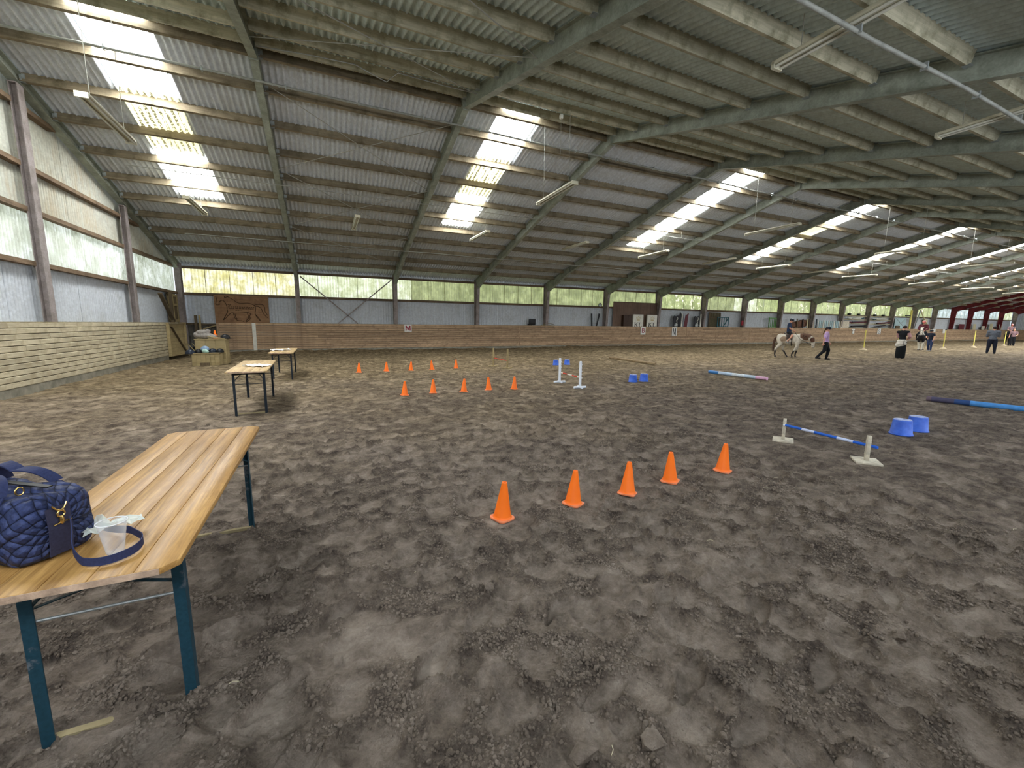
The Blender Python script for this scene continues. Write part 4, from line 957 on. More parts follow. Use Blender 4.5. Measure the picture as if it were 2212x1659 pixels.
M['skin'] = plain('skin', 'c9967c', .6, var=.06); M['hair'] = plain('brown_hair', '4a3024', .7, var=.3, scale=30); M['hair_dark'] = plain('dark_hair', '241c18', .7, var=.3, scale=30)
M['eye'] = plain('eye', '1b1512', .3); M['lip'] = plain('lip', '9c5a4e', .5)
def cloth(n, c): 
    M[n] = plain(n, c, .9, var=.18, scale=14, bump=.3); return M[n]
for n, c in (('navy', '22304a'), ('black_cloth', '15171c'), ('lilac', 'b79ac4'), ('pink_cloth', 'c79a9c'), ('jeans', '2c3a5c'), ('maroon', '55262c'), ('grey_cloth', '5a5f68'), ('cream_cloth', 'cbc6ba'), ('shoe', '2a2b2e'), ('shoe_pale', '8d8d88'), ('black_skirt', '0d1214'), ('dark_navy', '181e2c'), ('mauve', '8a6f74')): cloth(n, c)
def mixp(a, b, s): return tuple(x+(y-x)*s for x, y in zip(a, b))
def person(loc, rz, h, J, spec, label, scale_w=1.0):
    """J: joints in units of height. spec: what is worn."""
    t = empty('person', loc, rz, label, 'person'); w = scale_w
    D = dict(head=(.01, 0, .935), neck=(0, 0, .86), chest=(0, 0, .73), waist=(0, 0, .61), pelvis=(0, 0, .52), shl=(0, .108*w, .80), shr=(0, -.108*w, .80), ell=(-.02, .15*w, .64), elr=(-.02, -.15*w, .64), hal=(.04, .16*w, .50), har=(.04, -.16*w, .50),
             hpl=(0, .052*w, .50), hpr=(0, -.052*w, .50), knl=(.01, .06*w, .28), knr=(.01, -.06*w, .28), anl=(-.01, .06*w, .045), anr=(-.01, -.06*w, .045), face=(1, 0, 0))
    D.update(J); S_ = lambda k: tuple(x*h for x in D[k]); f = Vector(D['face']).normalized(); hd = Vector(S_('head')); r = h*.058
    side = Vector((0, 0, 1)).cross(f).normalized(); up = f.cross(side)*1.0; up = up if up.z > 0 else -up; rot = Matrix((f, side, up)).transposed()
    caps = [(hd, (r*1.02, r*.86, r*1.18), rot), (hd+f*r*.45-up*r*.75, (r*.5, r*.45, r*.4), rot), (hd+f*r*1.02-up*r*.1, (r*.22, r*.14, r*.25), rot)]
    caps += [(S_('neck'), tuple(hd-up*r*.4), .034*h, .034*h), (S_('chest'), S_('neck'), .06*h*w, .036*h), (Vector(S_('chest')), (.062*h*w, .092*h*w, .09*h)), (Vector(S_('waist')), (.055*h*w, .075*h*w, .08*h)), (Vector(S_('pelvis')), (.062*h*w, .082*h*w, .06*h))]
    caps += [(S_('shl'), S_('shr'), .040*h*w, .040*h*w)]
    hm = MB()
    for s in 'lr':
        caps += [(S_('sh'+s), S_('el'+s), .031*h*w, .025*h*w), (S_('el'+s), S_('ha'+s), .025*h*w, .017*h), (S_('hp'+s), S_('kn'+s), .055*h*w, .036*h*w), (S_('kn'+s), S_('an'+s), .036*h*w, .022*h)]
        a, e = Vector(S_('ha'+s)), Vector(S_('el'+s)); d_ = (a-e).normalized(); q = Vector((0, 1, 0)).cross(d_); q = q.normalized() if q.length > .1 else Vector((0, 0, 1)); pw = d_.cross(q)
        caps += [(a+d_*.025*h, (.026*h, .014*h, .03*h), Matrix((q, pw, d_)).transposed())]
        for i, L in enumerate((.030, .036, .034, .027)):
            b0 = a+d_*.045*h+q*(i-1.5)*.0105*h; p1 = b0+d_*L*.5*h+pw*.003*h; p2 = b0+d_*L*.95*h+pw*.014*h; hm.tube([b0-d_*.01*h, p1, p2], [.0056*h, .005*h, .0035*h], 6)
        b0 = a+d_*.015*h-q*.024*h; hm.tube([b0+q*.008*h, b0-q*.012*h+d_*.014*h, b0-q*.012*h+d_*.032*h], [.007*h, .0058*h, .004*h], 6)
        an = Vector(S_('an'+s)); toe = Vector(D.get('toe'+s, (1, 0, 0))); toe.z = 0 if 'toez'+s not in D else D['toez'+s]; toe.normalize()
        caps += [(tuple(an), tuple(an+toe*.06*h-Vector((0, 0, .02*h))), .024*h, .018*h)]
    organic('body', caps, M['skin'], t, .0135*h, 3, hm)
    for sd in (-1, 1): MB().ell(hd+f*r*.93+side*sd*r*.36+up*r*.12, (r*.10,)*3, n=8, m=6).build('eye', M['eye'], t)
    MB().ell(hd+f*r*.93-up*r*.58, (r*.08, r*.26, r*.07), rot, n=8, m=6).build('mouth', M['lip'], t)
    for sd in (-1, 1): MB().ell(hd+side*sd*r*.88-up*r*.1, (r*.17, r*.09, r*.27), rot, n=8, m=6).build('ear', M['skin'], t)
    g = .010*h
    if 'top' in spec:
        c = [(Vector(S_('chest')), (.062*h*w+g, .092*h*w+g, .09*h+g)), (Vector(S_('waist')), (.060*h*w+g, .078*h*w+g, .085*h)), (mixp(S_('waist'), S_('pelvis'), .6), S_('chest'), .068*h*w+g, .055*h*w+g), (S_('shl'), S_('shr'), .043*h*w+g*.7, .043*h*w+g*.7), (S_('chest'), mixp(S_('neck'), S_('chest'), .15), .06*h*w, .04*h)]
        c.append((Vector(S_('pelvis'))+Vector((0, 0, .02*h)), (.066*h*w+g, .086*h*w+g, .05*h)))
        if spec.get('sleeve', 1) > 0:
            for s in 'lr':
                L = spec.get('sleeve', 1); c.append((S_('sh'+s), mixp(S_('sh'+s), S_('el'+s), min(1, L)), .034*h*w+g*1.1, .028*h*w+g*1.3))
                if L > 1: c.append((S_('el'+s), mixp(S_('el'+s), S_('ha'+s), L-1), .027*h*w+g, .021*h+g))
        organic('top', c, M[spec['top']], t, .0135*h, 4)
    if 'sleeves' in spec:
        for s in 'lr': organic('sleeve', [(S_('sh'+s), S_('el'+s), .034*h*w+g, .028*h*w+g), (S_('el'+s), mixp(S_('el'+s), S_('ha'+s), .7), .027*h*w+g, .022*h+g)], M[spec['sleeves']], t, .0135*h, 3)
    if 'trousers' in spec:
        L = spec.get('leg', 2); c = [(Vector(S_('pelvis')), (.066*h*w+g, .088*h*w+g*.6, .055*h))]
        for s in 'lr':
            c.append((S_('hp'+s), mixp(S_('hp'+s), S_('kn'+s), min(1, L)), .058*h*w+g*.6, .040*h*w+g))
            if L > 1: c.append((S_('kn'+s), mixp(S_('kn'+s), S_('an'+s), min(.95, L-1)), .040*h*w+g*.7, .030*h+g*.5))
        organic('trousers', c, M[spec['trousers']], t, .0135*h, 4)
    if 'shoes' in spec:
        for s in 'lr':
            an = Vector(S_('an'+s)); toe = Vector(D.get('toe'+s, (1, 0, 0))); toe.normalize()
            organic('shoe', [(tuple(an+Vector((0, 0, .01*h))), tuple(an-toe*.015*h-Vector((0, 0, .018*h))), .028*h, .026*h), (tuple(an-Vector((0, 0, .014*h))), tuple(an+toe*.085*h-Vector((0, 0, .022*h))), .027*h, .022*h)], M[spec['shoes']], t, .011*h, 2)
    if 'hair' in spec:
        c = [(hd-f*r*.22+up*r*.18, (r*.98, r*.95, r*1.08), rot)]
        if spec.get('ponytail'): c.append((tuple(hd-f*r*1.0), tuple(hd-f*r*1.25-up*r*3.2), r*.32, r*.18))
        organic('hair', c, M[spec['hair']], t, .011*h, 2)
    if 'hat' in spec:
        m = spec['hat']; c = [(hd+up*r*.42-f*r*.05, (r*1.26, r*1.12, r*.98), rot)]; o = organic('helmet', c, M[m], t, .011*h, 1)
        MB().ell(hd+up*r*.30+f*r*1.15, (r*.62, r*.75, r*.10), rot, n=14, m=6).build('peak', M[spec.get('peak', m)], t)
        if 'band' in spec: MB().ell(hd+up*r*.95-f*r*.05, (r*.9, r*.8, r*.50), rot, n=14, m=8).build('helmet_top', M[spec['band']], t)
        for sd in (-1, 1): MB().tube([hd+side*sd*r*.95+up*r*.1, hd+side*sd*r*.8-up*r*.6+f*r*.2, hd-up*r*1.15+f*r*.35], r*.07, 5).build('chin_strap', M['black'], t)
    return t
M['helmet_dark'] = plain('dark_helmet', '1f2733', .35, var=.1); M['helmet_grey'] = plain('grey_helmet', '9aa0a3', .4); M['helmet_red'] = plain('red_helmet', 'b5645c', .4); M['helmet_pale'] = plain('pale_helmet', 'd9a29c', .4); M['helmet_blue'] = plain('blue_helmet', '7d95ae', .3)
def coat(name, base, patches, dark_legs, spotn=.05):
    """pony coat: large patches around given points (object coordinates), dark lower legs"""
    t = NT(name); v = t.tc(); z = t.sep(v)[2]; col = t.ramp(t.noise(v, 14, 5, .6), [(.3, tuple(x*.8 for x in lin(base))), (.7, lin(base))])
    nz = t.noise(v, 7, 4, .6)
    for (c, r_, cc) in patches:
        sb = t.n('ShaderNodeVectorMath', operation='SUBTRACT'); t.l(v, sb.inputs[0]); sb.inputs[1].default_value = c; ln = t.n('ShaderNodeVectorMath', operation='LENGTH'); t.l(sb.outputs[0], ln.inputs[0])
        e = t.math('ADD', t.math('DIVIDE', ln.outputs['Value'], r_), t.math('MULTIPLY', t.math('SUBTRACT', nz, .5), .7)); col = t.mix(col, lin(cc), t.ramp(e, [(.86, 1), (.98, 0)]))
    if dark_legs: col = t.mix(col, lin(dark_legs[1]), t.ramp(z, [(dark_legs[0]-.04, 1), (dark_legs[0]+.04, 0)]))
    t.bump(t.noise(v, 60, 3), .2, .004); return t.fin(col, .75)
def horse(loc, rz, k, label, cmat, hair, neck, legs, tack='leather', extra_tail=True):
    """k scales a pony with a back height of 1.24 m. neck: points (x, z, r) chest to muzzle. legs: 4 lists of (x, y, z, r)"""
    t = empty('pony', loc, rz, label, 'pony'); t.scale = (k, k, k)
    caps = [((-.40, 0, .97), (.20, .20, .25)), ((-.24, 0, .96), (.24, .22, .26)), ((-.02, 0, .91), (.28, .245, .29)), ((.2, 0, .92), (.24, .22, .27)), ((.36, 0, .91), (.18, .18, .23)), ((.12, 0, 1.08), (.22, .12, .13)), ((-.45, 0, 1.05), (.14, .15, .15))]
    for i in range(len(neck)-1):
        a, b = neck[i], neck[i+1]; n = 5
        for j in range(n+1):
            s = j/n; r_ = a[2]+(b[2]-a[2])*s; fl = .62 if i < 2 else .72
            caps.append(((a[0]+(b[0]-a[0])*s, a[3] if len(a) > 3 else 0, a[1]+(b[1]-a[1])*s), (r_, r_*fl, r_)))
    for lg in legs:
        for i in range(len(lg)-1): caps.append((lg[i][:3], lg[i+1][:3], lg[i][3], lg[i+1][3]))
    p_ = neck[-3]; mz = neck[-1]; d_ = Vector((mz[0]-p_[0], 0, mz[1]-p_[1])).normalized(); pu = Vector((-d_.z, 0, d_.x)); pu = pu if pu.z > 0 or abs(pu.z) < .3 and pu.x > 0 else -pu
    poll = Vector((p_[0], 0, p_[1]))
    for s in (-1, 1): caps.append((tuple(poll+Vector((-.01, s*.055, .05))), tuple(poll+Vector((.03, s*.085, .15))), .026, .010))
    organic('body', caps, cmat, t, .015, 4)
    for lg in legs: MB().lathe([(.046, -.035), (.040, .02), (.033, .03), (0, .03)], 12, lg[-1][:3]).build('hoof', M['hoof'], t)
    for s in (-1, 1):
        e = poll+d_*.17+Vector((0, s*.062, 0)); MB().ell(e, (.018,)*3, n=8, m=6).build('eye', M['eye'], t)
        MB().ell(Vector((mz[0], s*.035, mz[1]))+d_*.03, (.014,)*3, n=8, m=6).build('nostril', M['eye'], t)
    # mane: locks along the crest; tail
    mn = []
    for i in range(1, len(neck)-2):
        a, b = neck[i], neck[i+1]
        if b[2] < .09 and i > 2: break
        for j in range(7):
            s = j/7; x, z, r_ = a[0]+(b[0]-a[0])*s, a[1]+(b[1]-a[1])*s, a[2]+(b[2]-a[2])*s; tx = Vector((b[0]-a[0], 0, b[1]-a[1])).normalized(); up = Vector((-tx.z, 0, tx.x)); up = up if up.z > 0 else -up
            c = Vector((x, 0, z))+up*r_*.95; L = .13+.05*math.sin(i*3+j*2)
            mn.append((tuple(c), tuple(c-up*L*.8+Vector((0, -r_*.72, -.05))), .026, .014))
    organic('mane', mn, M[hair], t, .012, 2)
    organic('tail', [((-.56, 0, 1.06), (-.66, 0, .96), .035, .05), ((-.66, 0, .96), (-.70, 0, .66), .05, .062), ((-.70, 0, .66), (-.70, .0, .28), .062, .03)], M[hair], t, .015, 2)
    # saddle, girth, bridle
    organic('saddle', [((-.10, 0, 1.20), (.17, .15, .05)), ((.03, 0, 1.21), (.10, .12, .05)), ((-.24, 0, 1.23), (.04, .13, .06)), ((-.02, .205, 1.0), (.14, .035, .18)), ((-.02, -.205, 1.0), (.14, .035, .18)), ((-.05, .17, 1.12), (.13, .06, .07)), ((-.05, -.17, 1.12), (.13, .06, .07))], M['tack'], t, .013, 2)
    MB().tube([(.10, .255*math.sin(a_), .90+.30*math.cos(a_)) for a_ in np.linspace(0, 2*math.pi, 25)[:-1]], .020, 6, closed=True).build('girth', M['black'], t)
    for s_ in (.40, .78):
        c = poll.lerp(Vector((mz[0], 0, mz[1])), s_); r_ = .088-.03*s_
        MB().tube([c+pu*r_*1.25*math.cos(a_)+Vector((0, r_*.92*math.sin(a_), 0)) for a_ in np.linspace(0, 2*math.pi, 19)[:-1]], .008, 6, closed=True).build('bridle_band', M['black'], t)
    for s in (-1, 1):
        MB().tube([Vector((mz[0], 0, mz[1]))-d_*.06+Vector((0, s*.05, 0)), Vector((.45, s*.20, .95)), (.20, s*.07, 1.27)], .007, 5).build('rein', M['black'], t)
        MB().tube([(-.02, s*.25, 1.08), (-.02, s*.27, .80)], .008, 5).build('stirrup_leather', M['black'], t)
        MB().tube([(-.02+.05*math.sin(a_), s*.28, .76+.05*math.cos(a_)) for a_ in np.linspace(0, 2*math.pi, 13)[:-1]], .008, 5, closed=True).build('stirrup', M['galv'], t)
    return t
M['hoof'] = plain('hoof', '3b3530', .6); M['tack'] = plain('saddle_leather', '3a2c26', .5, var=.2); M['mane_brown'] = plain('brown_mane', '4b3529', .8, var=.3, scale=25); M['mane_black'] = plain('black_mane', '17161a', .8, var=.3, scale=25); M['mane_white'] = plain('white_mane', 'cfcdbf', .8, var=.2, scale=25); M['tail_dark'] = plain('dark_tail', '2c2420', .8, var=.3, scale=25)
LA = [[(.34, .11, .80, .10), (.36, .11, .62, .062), (.33, .10, .38, .046), (.28, .09, .13, .032), (.30, .09, .04, .036)],
      [(.34, -.11, .80, .10), (.34, -.11, .62, .062), (.24, -.10, .38, .046), (.14, -.09, .14, .032), (.17, -.09, .04, .036)],
      [(-.40, .12, .88, .15), (-.26, .12, .70, .105), (-.30, .11, .44, .052), (-.13, .10, .14, .033), (-.07, .10, .04, .037)],
      [(-.42, -.12, .88, .15), (-.38, -.12, .68, .105), (-.58, -.11, .43, .052), (-.60, -.10, .14, .033), (-.57, -.10, .04, .037)]]
ca = coat('pony_cream_brown', 'c9c1b0', [((.64, 0, 1.12), .25, '5f4433'), ((.97, 0, .95), .15, '55392b'), ((-.25, -.25, .95), .17, '8e7a66'), ((.80, 0, 1.12), .12, '5a3f30')], (.36, '2a2523'))
horse((29.38, -10.99, hz(29.4, -11)), math.radians(-64), 1.05, 'cream and brown pony with its head low, walking behind the girl in lilac', ca, 'mane_brown', [(.34, .98, .23), (.54, 1.04, .215), (.76, 1.04, .165), (.92, .97, .125), (.99, .74, .080), (1.0, .58, .066)], LA)
ry = math.radians(-64)
def on_pony(x, y, px, py, a): return (px+x*math.cos(a)-y*math.sin(a), py+x*math.sin(a)+y*math.cos(a))
rx_, ry_ = on_pony(-.08, 0, 29.38, -10.99, ry)
RJ = dict(head=(.05, 0, .925), neck=(.02, 0, .855), face=(1, 0, -.45), pelvis=(0, 0, .50), hpl=(.02, .07, .49), hpr=(.02, -.07, .49), knl=(.13, .155, .385), knr=(.13, -.155, .385), anl=(-.02, .165, .165), anr=(-.02, -.165, .165), ell=(.03, .15, .65), elr=(.03, -.15, .65), hal=(.15, .06, .56), har=(.15, -.06, .56))
person((rx_, ry_, .56), ry, 1.52, RJ, dict(top='navy', sleeve=.7, trousers='black_cloth', leg=.6, shoes='shoe_pale', hat='helmet_dark', band='helmet_grey', hair='hair'), 'rider in a navy T-shirt and dark helmet on the cream and brown pony')
person((29.05, -12.95, hz(29, -12.9)), math.radians(-58), 1.66, dict(face=(1, -.1, -.25), head=(.02, 0, .93), knl=(.085, .055, .29), anl=(.05, .05, .05), knr=(-.02, -.05, .28), anr=(-.19, -.05, .075), elr=(-.05, -.14, .65), har=(-.07, -.15, .51), ell=(.03, .14, .65), hal=(.09, .14, .52)),
       dict(top='lilac', sleeve=.75, trousers='black_cloth', shoes='shoe', hair='hair', ponytail=True, hat='helmet_dark', peak='helmet_dark'), 'girl in a lilac T-shirt, black trousers and dark helmet walking ahead of the pony')
# woman with the jacket tied round her waist, seen from behind
wx, wy = 34.47, -13.75; va = math.atan2(11.25, 28.3)
w = person((wx, wy, hz(wx, wy)), va-.25, 1.76, dict(face=(.55, -.75, -.55), head=(.035, -.02, .925), elr=(.03, -.17, .67), har=(.12, -.10, .60), ell=(.06, .12, .66), hal=(.13, .03, .60), knl=(.0, .045, .28), knr=(.0, -.045, .28), anl=(0, .05, .04), anr=(0, -.05, .04)),
       dict(top='black_cloth', sleeve=0, sleeves='pink_cloth', trousers='black_skirt', shoes='shoe', hair='hair_dark'), 'woman in black with pink sleeves, a cream jacket tied round her waist')
m = MB(); m.lathe([(.190, .03), (.200, .07), (.205, .30), (.205, .55), (.19, .80), (.165, .95)], 28, sx=.85, sy=1.0); m.build('skirt', M['black_skirt'], w)
organic('tied_jacket', [((-.03, 0, .92), (.155, .205, .13)), ((-.07, 0, .80), (.13, .23, .12)), ((-.10, .04, .70), (.08, .18, .10)), ((.10, 0, .98), (.06, .10, .04)), ((-.05, .20, .72), (.05, .06, .12))], M['cream_cloth'], w, .02, 2)
for i in range(5): MB().bar((-.205+.003*i, -.11, .76+i*.045), (-.20, -.145, .775+i*.045), .012, .022).build('jacket_print', M['ink_black'], w)
# piebald pony facing the camera, rider in maroon, child leading
cb_ = coat('pony_piebald', 'd8d4c4', [((.05, .25, 1.0), .34, '1d1d22'), ((.0, -.3, 1.0), .30, '1d1d22'), ((.62, .13, 1.42), .16, '2a2a2e'), ((.62, -.13, 1.42), .16, '2a2a2e'), ((.45, 0, .80), .30, '15151a'), ((-.4, 0, 1.0), .3, '1d1d22')], None)
LB = [[(.34, s*.11, .80, .10), (.35, s*.11, .62, .065), (.33+s*.03, s*.10, .38, .05), (.32+s*.05, s*.09, .13, .038), (.33+s*.06, s*.09, .04, .045)] for s in (1, -1)]+[[(-.40, s*.12, .88, .15), (-.36, s*.12, .68, .105), (-.52, s*.11, .43, .052), (-.50, s*.10, .14, .035), (-.48, s*.10, .04, .04)] for s in (1, -1)]
NB_ = [(.36, 1.0, .19), (.50, 1.22, .145), (.60, 1.40, .115), (.68, 1.46, .10), (.76, 1.28, .075), (.80, 1.08, .062)]
px_, py_ = 46.3, -10.15; a_h = math.radians(196)
horse((px_, py_, hz(px_, py_)), a_h, 1.07, 'black and white pony facing the camera under the rider in maroon', cb_, 'mane_white', NB_, LB)
rx_, ry_ = on_pony(-.08, .0, px_, py_, a_h)
person((rx_, ry_, .52), a_h, 1.66, RJ, dict(top='maroon', sleeve=1.8, trousers='black_cloth', shoes='shoe', hair='hair_dark', hat='helmet_red', band='helmet_pale'), 'rider in a maroon top and pinkish red helmet on the black and white pony')
person((45.3, -11.0, hz(45.3, -11)), math.radians(170), 1.50, dict(face=(.8, -.4, -.3), elr=(.06, -.14, .66), har=(.16, -.04, .60), ell=(.02, .16, .65), hal=(.08, .15, .52), knl=(.03, .07, .28), anl=(.05, .08, .04), anr=(-.06, -.07, .04)),
       dict(top='dark_navy', sleeve=.5, trousers='jeans', shoes='shoe_pale', hair='hair_dark', hat='helmet_dark'), 'child in a navy top and blue jeans leading the black and white pony')
# man with folded arms, seen from behind
mx, my = 46.37, -13.67
person((mx, my, hz(mx, my)), math.atan2(11.3, 40.2)+.1, 1.79, dict(face=(1, .25, -.1), ell=(.03, .145, .65), elr=(.03, -.145, .65), hal=(.12, .02, .67), har=(.12, -.02, .65), knl=(0, .075, .28), knr=(0, -.075, .28), anl=(0, .09, .04), anr=(0, -.09, .04)),
       dict(top='grey_cloth', sleeve=1.9, trousers='dark_navy', shoes='shoe', hair='hair_dark'), 'man in a grey top and dark trousers seen from behind, arms folded', 1.15)
# far pony behind him
cc_ = coat('pony_black_white', '1a1a1e', [((-.45, .1, 1.05), .28, 'cfd6c4'), ((.15, .25, 1.0), .13, 'cfd6c4'), ((.1, -.25, 1.0), .12, 'cfd6c4')], None)
px_, py_ = 69.5, -8.3; a_h = math.radians(212)
horse((px_, py_, hz(px_, py_)), a_h, 1.12, 'far black pony with pale patches beyond the man in grey', cc_, 'mane_black', NB_, LB)
rx_, ry_ = on_pony(-.08, 0, px_, py_, a_h)
person((rx_, ry_, .55), a_h, 1.6, RJ, dict(top='mauve', sleeve=.7, trousers='black_cloth', shoes='shoe', hair='hair_dark', hat='helmet_red', band='helmet_pale'), 'farthest rider in a mauve top with a red and pale helmet')
person((68.0, -8.9, hz(68, -8.9)), math.radians(190), 1.68, dict(face=(.9, .3, -.2), hal=(.1, .12, .6)), dict(top='mauve', sleeve=.6, trousers='black_cloth', shoes='shoe', hair='hair_dark'), 'dark haired helper beside the farthest pony')
# ---------------------------------------------------------------- corner: mounting block with helmets
t = empty('mounting_block', (2.34, -6.30, 0), math.radians(-3), 'two step wooden mounting block in the corner piled with helmets', 'mounting block')
def boards(par, x0, x1, y, z0, z1, n, mat='pale_wood', th=.02, face='y'):
    w_ = (x1-x0)/n
    for i in range(n):
        c = x0+w_*(i+.5)
        o = MB().box((0, 0, 0), ((w_-.004), th, z1-z0) if face == 'y' else (th, w_-.004, z1-z0)).build('board', M[mat], par, bev=.002)
        o.location = (c, y+R.uniform(-.001, .001), (z0+z1)/2) if face == 'y' else (y, c, (z0+z1)/2)
boards(t, -.44, .38, -.48, .0, .43, 6); boards(t, -.02, .50, -.40+.0, .0, .0001, 0 or 1) if False else None
boards(t, -.44, .50, .0, .43, .92, 3); boards(t, -.48, 0, .38, .0, .43, 3, face='x'); boards(t, 0, .5, .50, .0, .92, 3, face='x'); boards(t, -.48, 0, -.44, .0, .43, 3, face='x'); boards(t, 0, .5, -.44, .0, .92, 3, face='x'); boards(t, -.44, .50, .5, .0, .92, 5)
MB().box((-.03, -.25, .445), (.90, .54, .028)).build('tread', M['pale_wood'], t, bev=.003); MB().box((.03, .25, .935), (1.0, .56, .028)).build('tread', M['pale_wood'], t, bev=.003)
MB().box((-.06, -.50, .05), (.30, .03, .11)).build('hand_hole', M['old_wood'], t)
MB().box((.435, -.01, .21), (.12, .02, .42)).build('board', M['pale_wood'], t)
c_ = copy_tree(cone0); c_.location = (2.50, -6.08, .95); c_.rotation_euler = (0, 0, .3); tag(c_, 'orange cone standing on the upper step of the mounting block', 'cone')
def helmet(loc, rz, mat, label, r=.125):
    h_ = empty('riding_helmet', loc, rz, label, 'helmet', 'riding helmets on the mounting block')
    MB().lathe([(r, 0), (r*1.02, r*.25), (r*.93, r*.65), (r*.66, r*1.02), (r*.3, r*1.2), (0, r*1.24)], 20, sx=1.15).build('shell', M[mat], h_)
    MB().ell((r*1.25, 0, r*.12), (r*.5, r*.7, r*.08)).build('peak', M[mat], h_); MB().tube([(0, r*.9, .02), (.05, r*.5, -.0), (.05, -r*.5, -.0), (0, -r*.9, .02)], .008, 6).build('chin_strap', M['black'], h_); return h_
helmet((2.81, -6.05, .95), .4, 'black', 'black riding helmet on the top step beside the cone', .14)
helmet((2.26, -6.62, .56), 2.6, 'helmet_blue', 'shiny pale blue helmet on the lower step', .122); helmet((2.46, -6.50, .46), .5, 'helmet_dark', 'dark helmet in the middle of the lower step', .122)
helmet((2.70, -6.56, .46), 1.57, 'black', 'black helmet at the right end of the lower step', .122); helmet((2.06, -6.60, .46), 1.5, 'black', 'black helmet under the pale blue one', .115)
helmet((1.83, -6.70, .43), .2, 'helmet_dark', 'dark helmet hanging over the left edge of the lower step', .13)
M['teal'] = plain('pale_teal_cloth', '9fc0b4', .8); M['dark_cloth'] = plain('heap_dark_cloth', '1d1d20', .9); M['coat_grey'] = plain('grey_fleece', '8b8680', .95, var=.25, scale=20, bump=.4)
o = organic('cloth_bag', [((0, 0, .07), (.10, .06, .07)), ((.05, .0, .05), (.08, .06, .05))], M['teal'], None, .012, 2); o.location = (2.28, -6.76, .46); tag(o, 'pale teal cloth bag on the lower step', 'bag')
o = organic('folded_coat', [((0, 0, .08), (.30, .16, .08)), ((-.05, 0, .17), (.22, .13, .07)), ((-.26, .02, .10), (.10, .12, .08)), ((.10, .0, .20), (.10, .08, .05)), ((.25, -.02, .06), (.14, .12, .06))], M['coat_grey'], None, .016, 2); o.location = (2.18, -6.08, .95); o.scale = (1, 1, 1.45); tag(o, 'grey fleece coat heaped on the top step', 'coat')
for i, (a, b_) in enumerate((((2.30, -6.30, 1.05), (2.80, -6.38, .97)), ((2.34, -6.38, .985), (2.86, -6.42, .975)))):
    o = MB().tube([a, b_], .014, 8).build('wooden_stick', M['pale_wood']); tag(o, ('upper' if i == 0 else 'lower')+' pale stick lying across the top step', 'stick')
# posts, rails and loose timber in the dark corner
o = MB().box((0, 0, .95), (.10, .10, 1.90)).build('corner_post', M['old_wood']); o.location = (.55, .12, 0); tag(o, 'brown timber post in the dark corner behind the coat', 'post')
o = MB().box((0, 0, .95), (.07, .07, 1.90)).build('pale_post', M['pale_wood']); o.location = (.72, .08, 0); tag(o, 'pale timber post beside the brown one in the corner', 'post')
for i, (a, b_) in enumerate((((.55, -1.5, .02), (.15, -1.1, .75)), ((.85, -1.3, .02), (.3, -.9, .65)), ((1.1, -1.4, .02), (.5, -.7, .55)))):
    o = MB().bar(a, b_, .04, .02).build('loose_stick', M['pale_wood']); tag(o, ['leftmost', 'middle', 'rightmost'][i]+' loose batten leaning in the dark corner by the gate', 'batten')
o = organic('rubbish_heap', [((0, 0, .14), (.32, .25, .16)), ((.3, .1, .10), (.25, .2, .12)), ((-.2, .1, .2), (.2, .2, .2))], M['dark_cloth'], None, .03, 1); o.location = (.75, -.6, 0); tag(o, 'dark heap of cloth and rubbish on the ground in the corner', 'heap')
# ---------------------------------------------------------------- carved plywood with the horses
t = empty('plywood_panel', (1.33, .30, KH), 0, 'brown plywood panel with two carved running horse outlines', 'panel')
M['ply'] = wood('brown_plywood', '6b4c30', '92703f', 0, .6, .7, '5f4127', False, .05); M['line'] = plain('dark_line', '3a2716', .8)
M['ply'] = wood('brown_plywood', '7a5a40', '9c7a58', 0, .6, .7, '6d4f38', False, .05)
MB().box((1.185, 0, .69), (2.37, .02, 1.40)).build('sheet', M['ply'], t)
def horse_line(pts, name='carved_line'):
    q = [((x-(725+(y-60)*.085))/1128*2.37, -.014, 1.40-(y-62)/535*1.40) for x, y in pts]; q = [p_ for p_ in q]
    MB().tube(smooth(q, 3), .014, 5).build(name, M['line'], t)
for L_ in ([(960, 125), (945, 105), (965, 85), (1000, 88), (1060, 120), (1130, 155), (1215, 205), (1290, 215), (1420, 208), (1500, 222), (1555, 245), (1585, 280), (1592, 340), (1580, 400), (1600, 440), (1660, 490), (1700, 560)],
           [(960, 125), (985, 105), (1020, 100)], [(1585, 268), (1660, 275), (1715, 320), (1750, 390), (1800, 450), (1855, 490)], [(1560, 245), (1650, 228), (1740, 235), (1785, 290), (1790, 350), (1820, 400), (1850, 440)],
           [(850, 250), (840, 215), (860, 185), (900, 165), (935, 180), (970, 225), (998, 285), (1000, 340), (1010, 375), (990, 420), (960, 470), (920, 545)], [(1020, 375), (985, 430), (950, 500), (935, 545)],
           [(960, 520), (1010, 465), (1060, 420), (1100, 402), (1160, 408), (1250, 405), (1340, 400), (1410, 390), (1470, 405), (1485, 430), (1465, 460), (1475, 510), (1440, 550), (1390, 580)],
           [(1130, 410), (1145, 470), (1175, 520), (1220, 550), (1290, 555), (1350, 570)], [(1160, 420), (1175, 480), (1210, 525)], [(1410, 395), (1435, 450), (1440, 500), (1400, 545), (1385, 575)],
           [(770, 90), (785, 130), (780, 190), (775, 240), (800, 258), (850, 250)], [(1590, 440), (1640, 500), (1680, 545)], [(1015, 240), (1045, 255), (1075, 245)]): horse_line(L_)
for row, (y, x0, x1) in enumerate(((288, 1020, 1560), (318, 1040, 1550), (348, 1050, 1350))):
    x = x0
    while x < x1-20:
        w_ = R.uniform(18, 60); horse_line([(x, y), (x+w_*.5, y+R.uniform(-3, 3)), (min(x1, x+w_), y)], 'scribbled_word'); x += w_+R.uniform(10, 22)
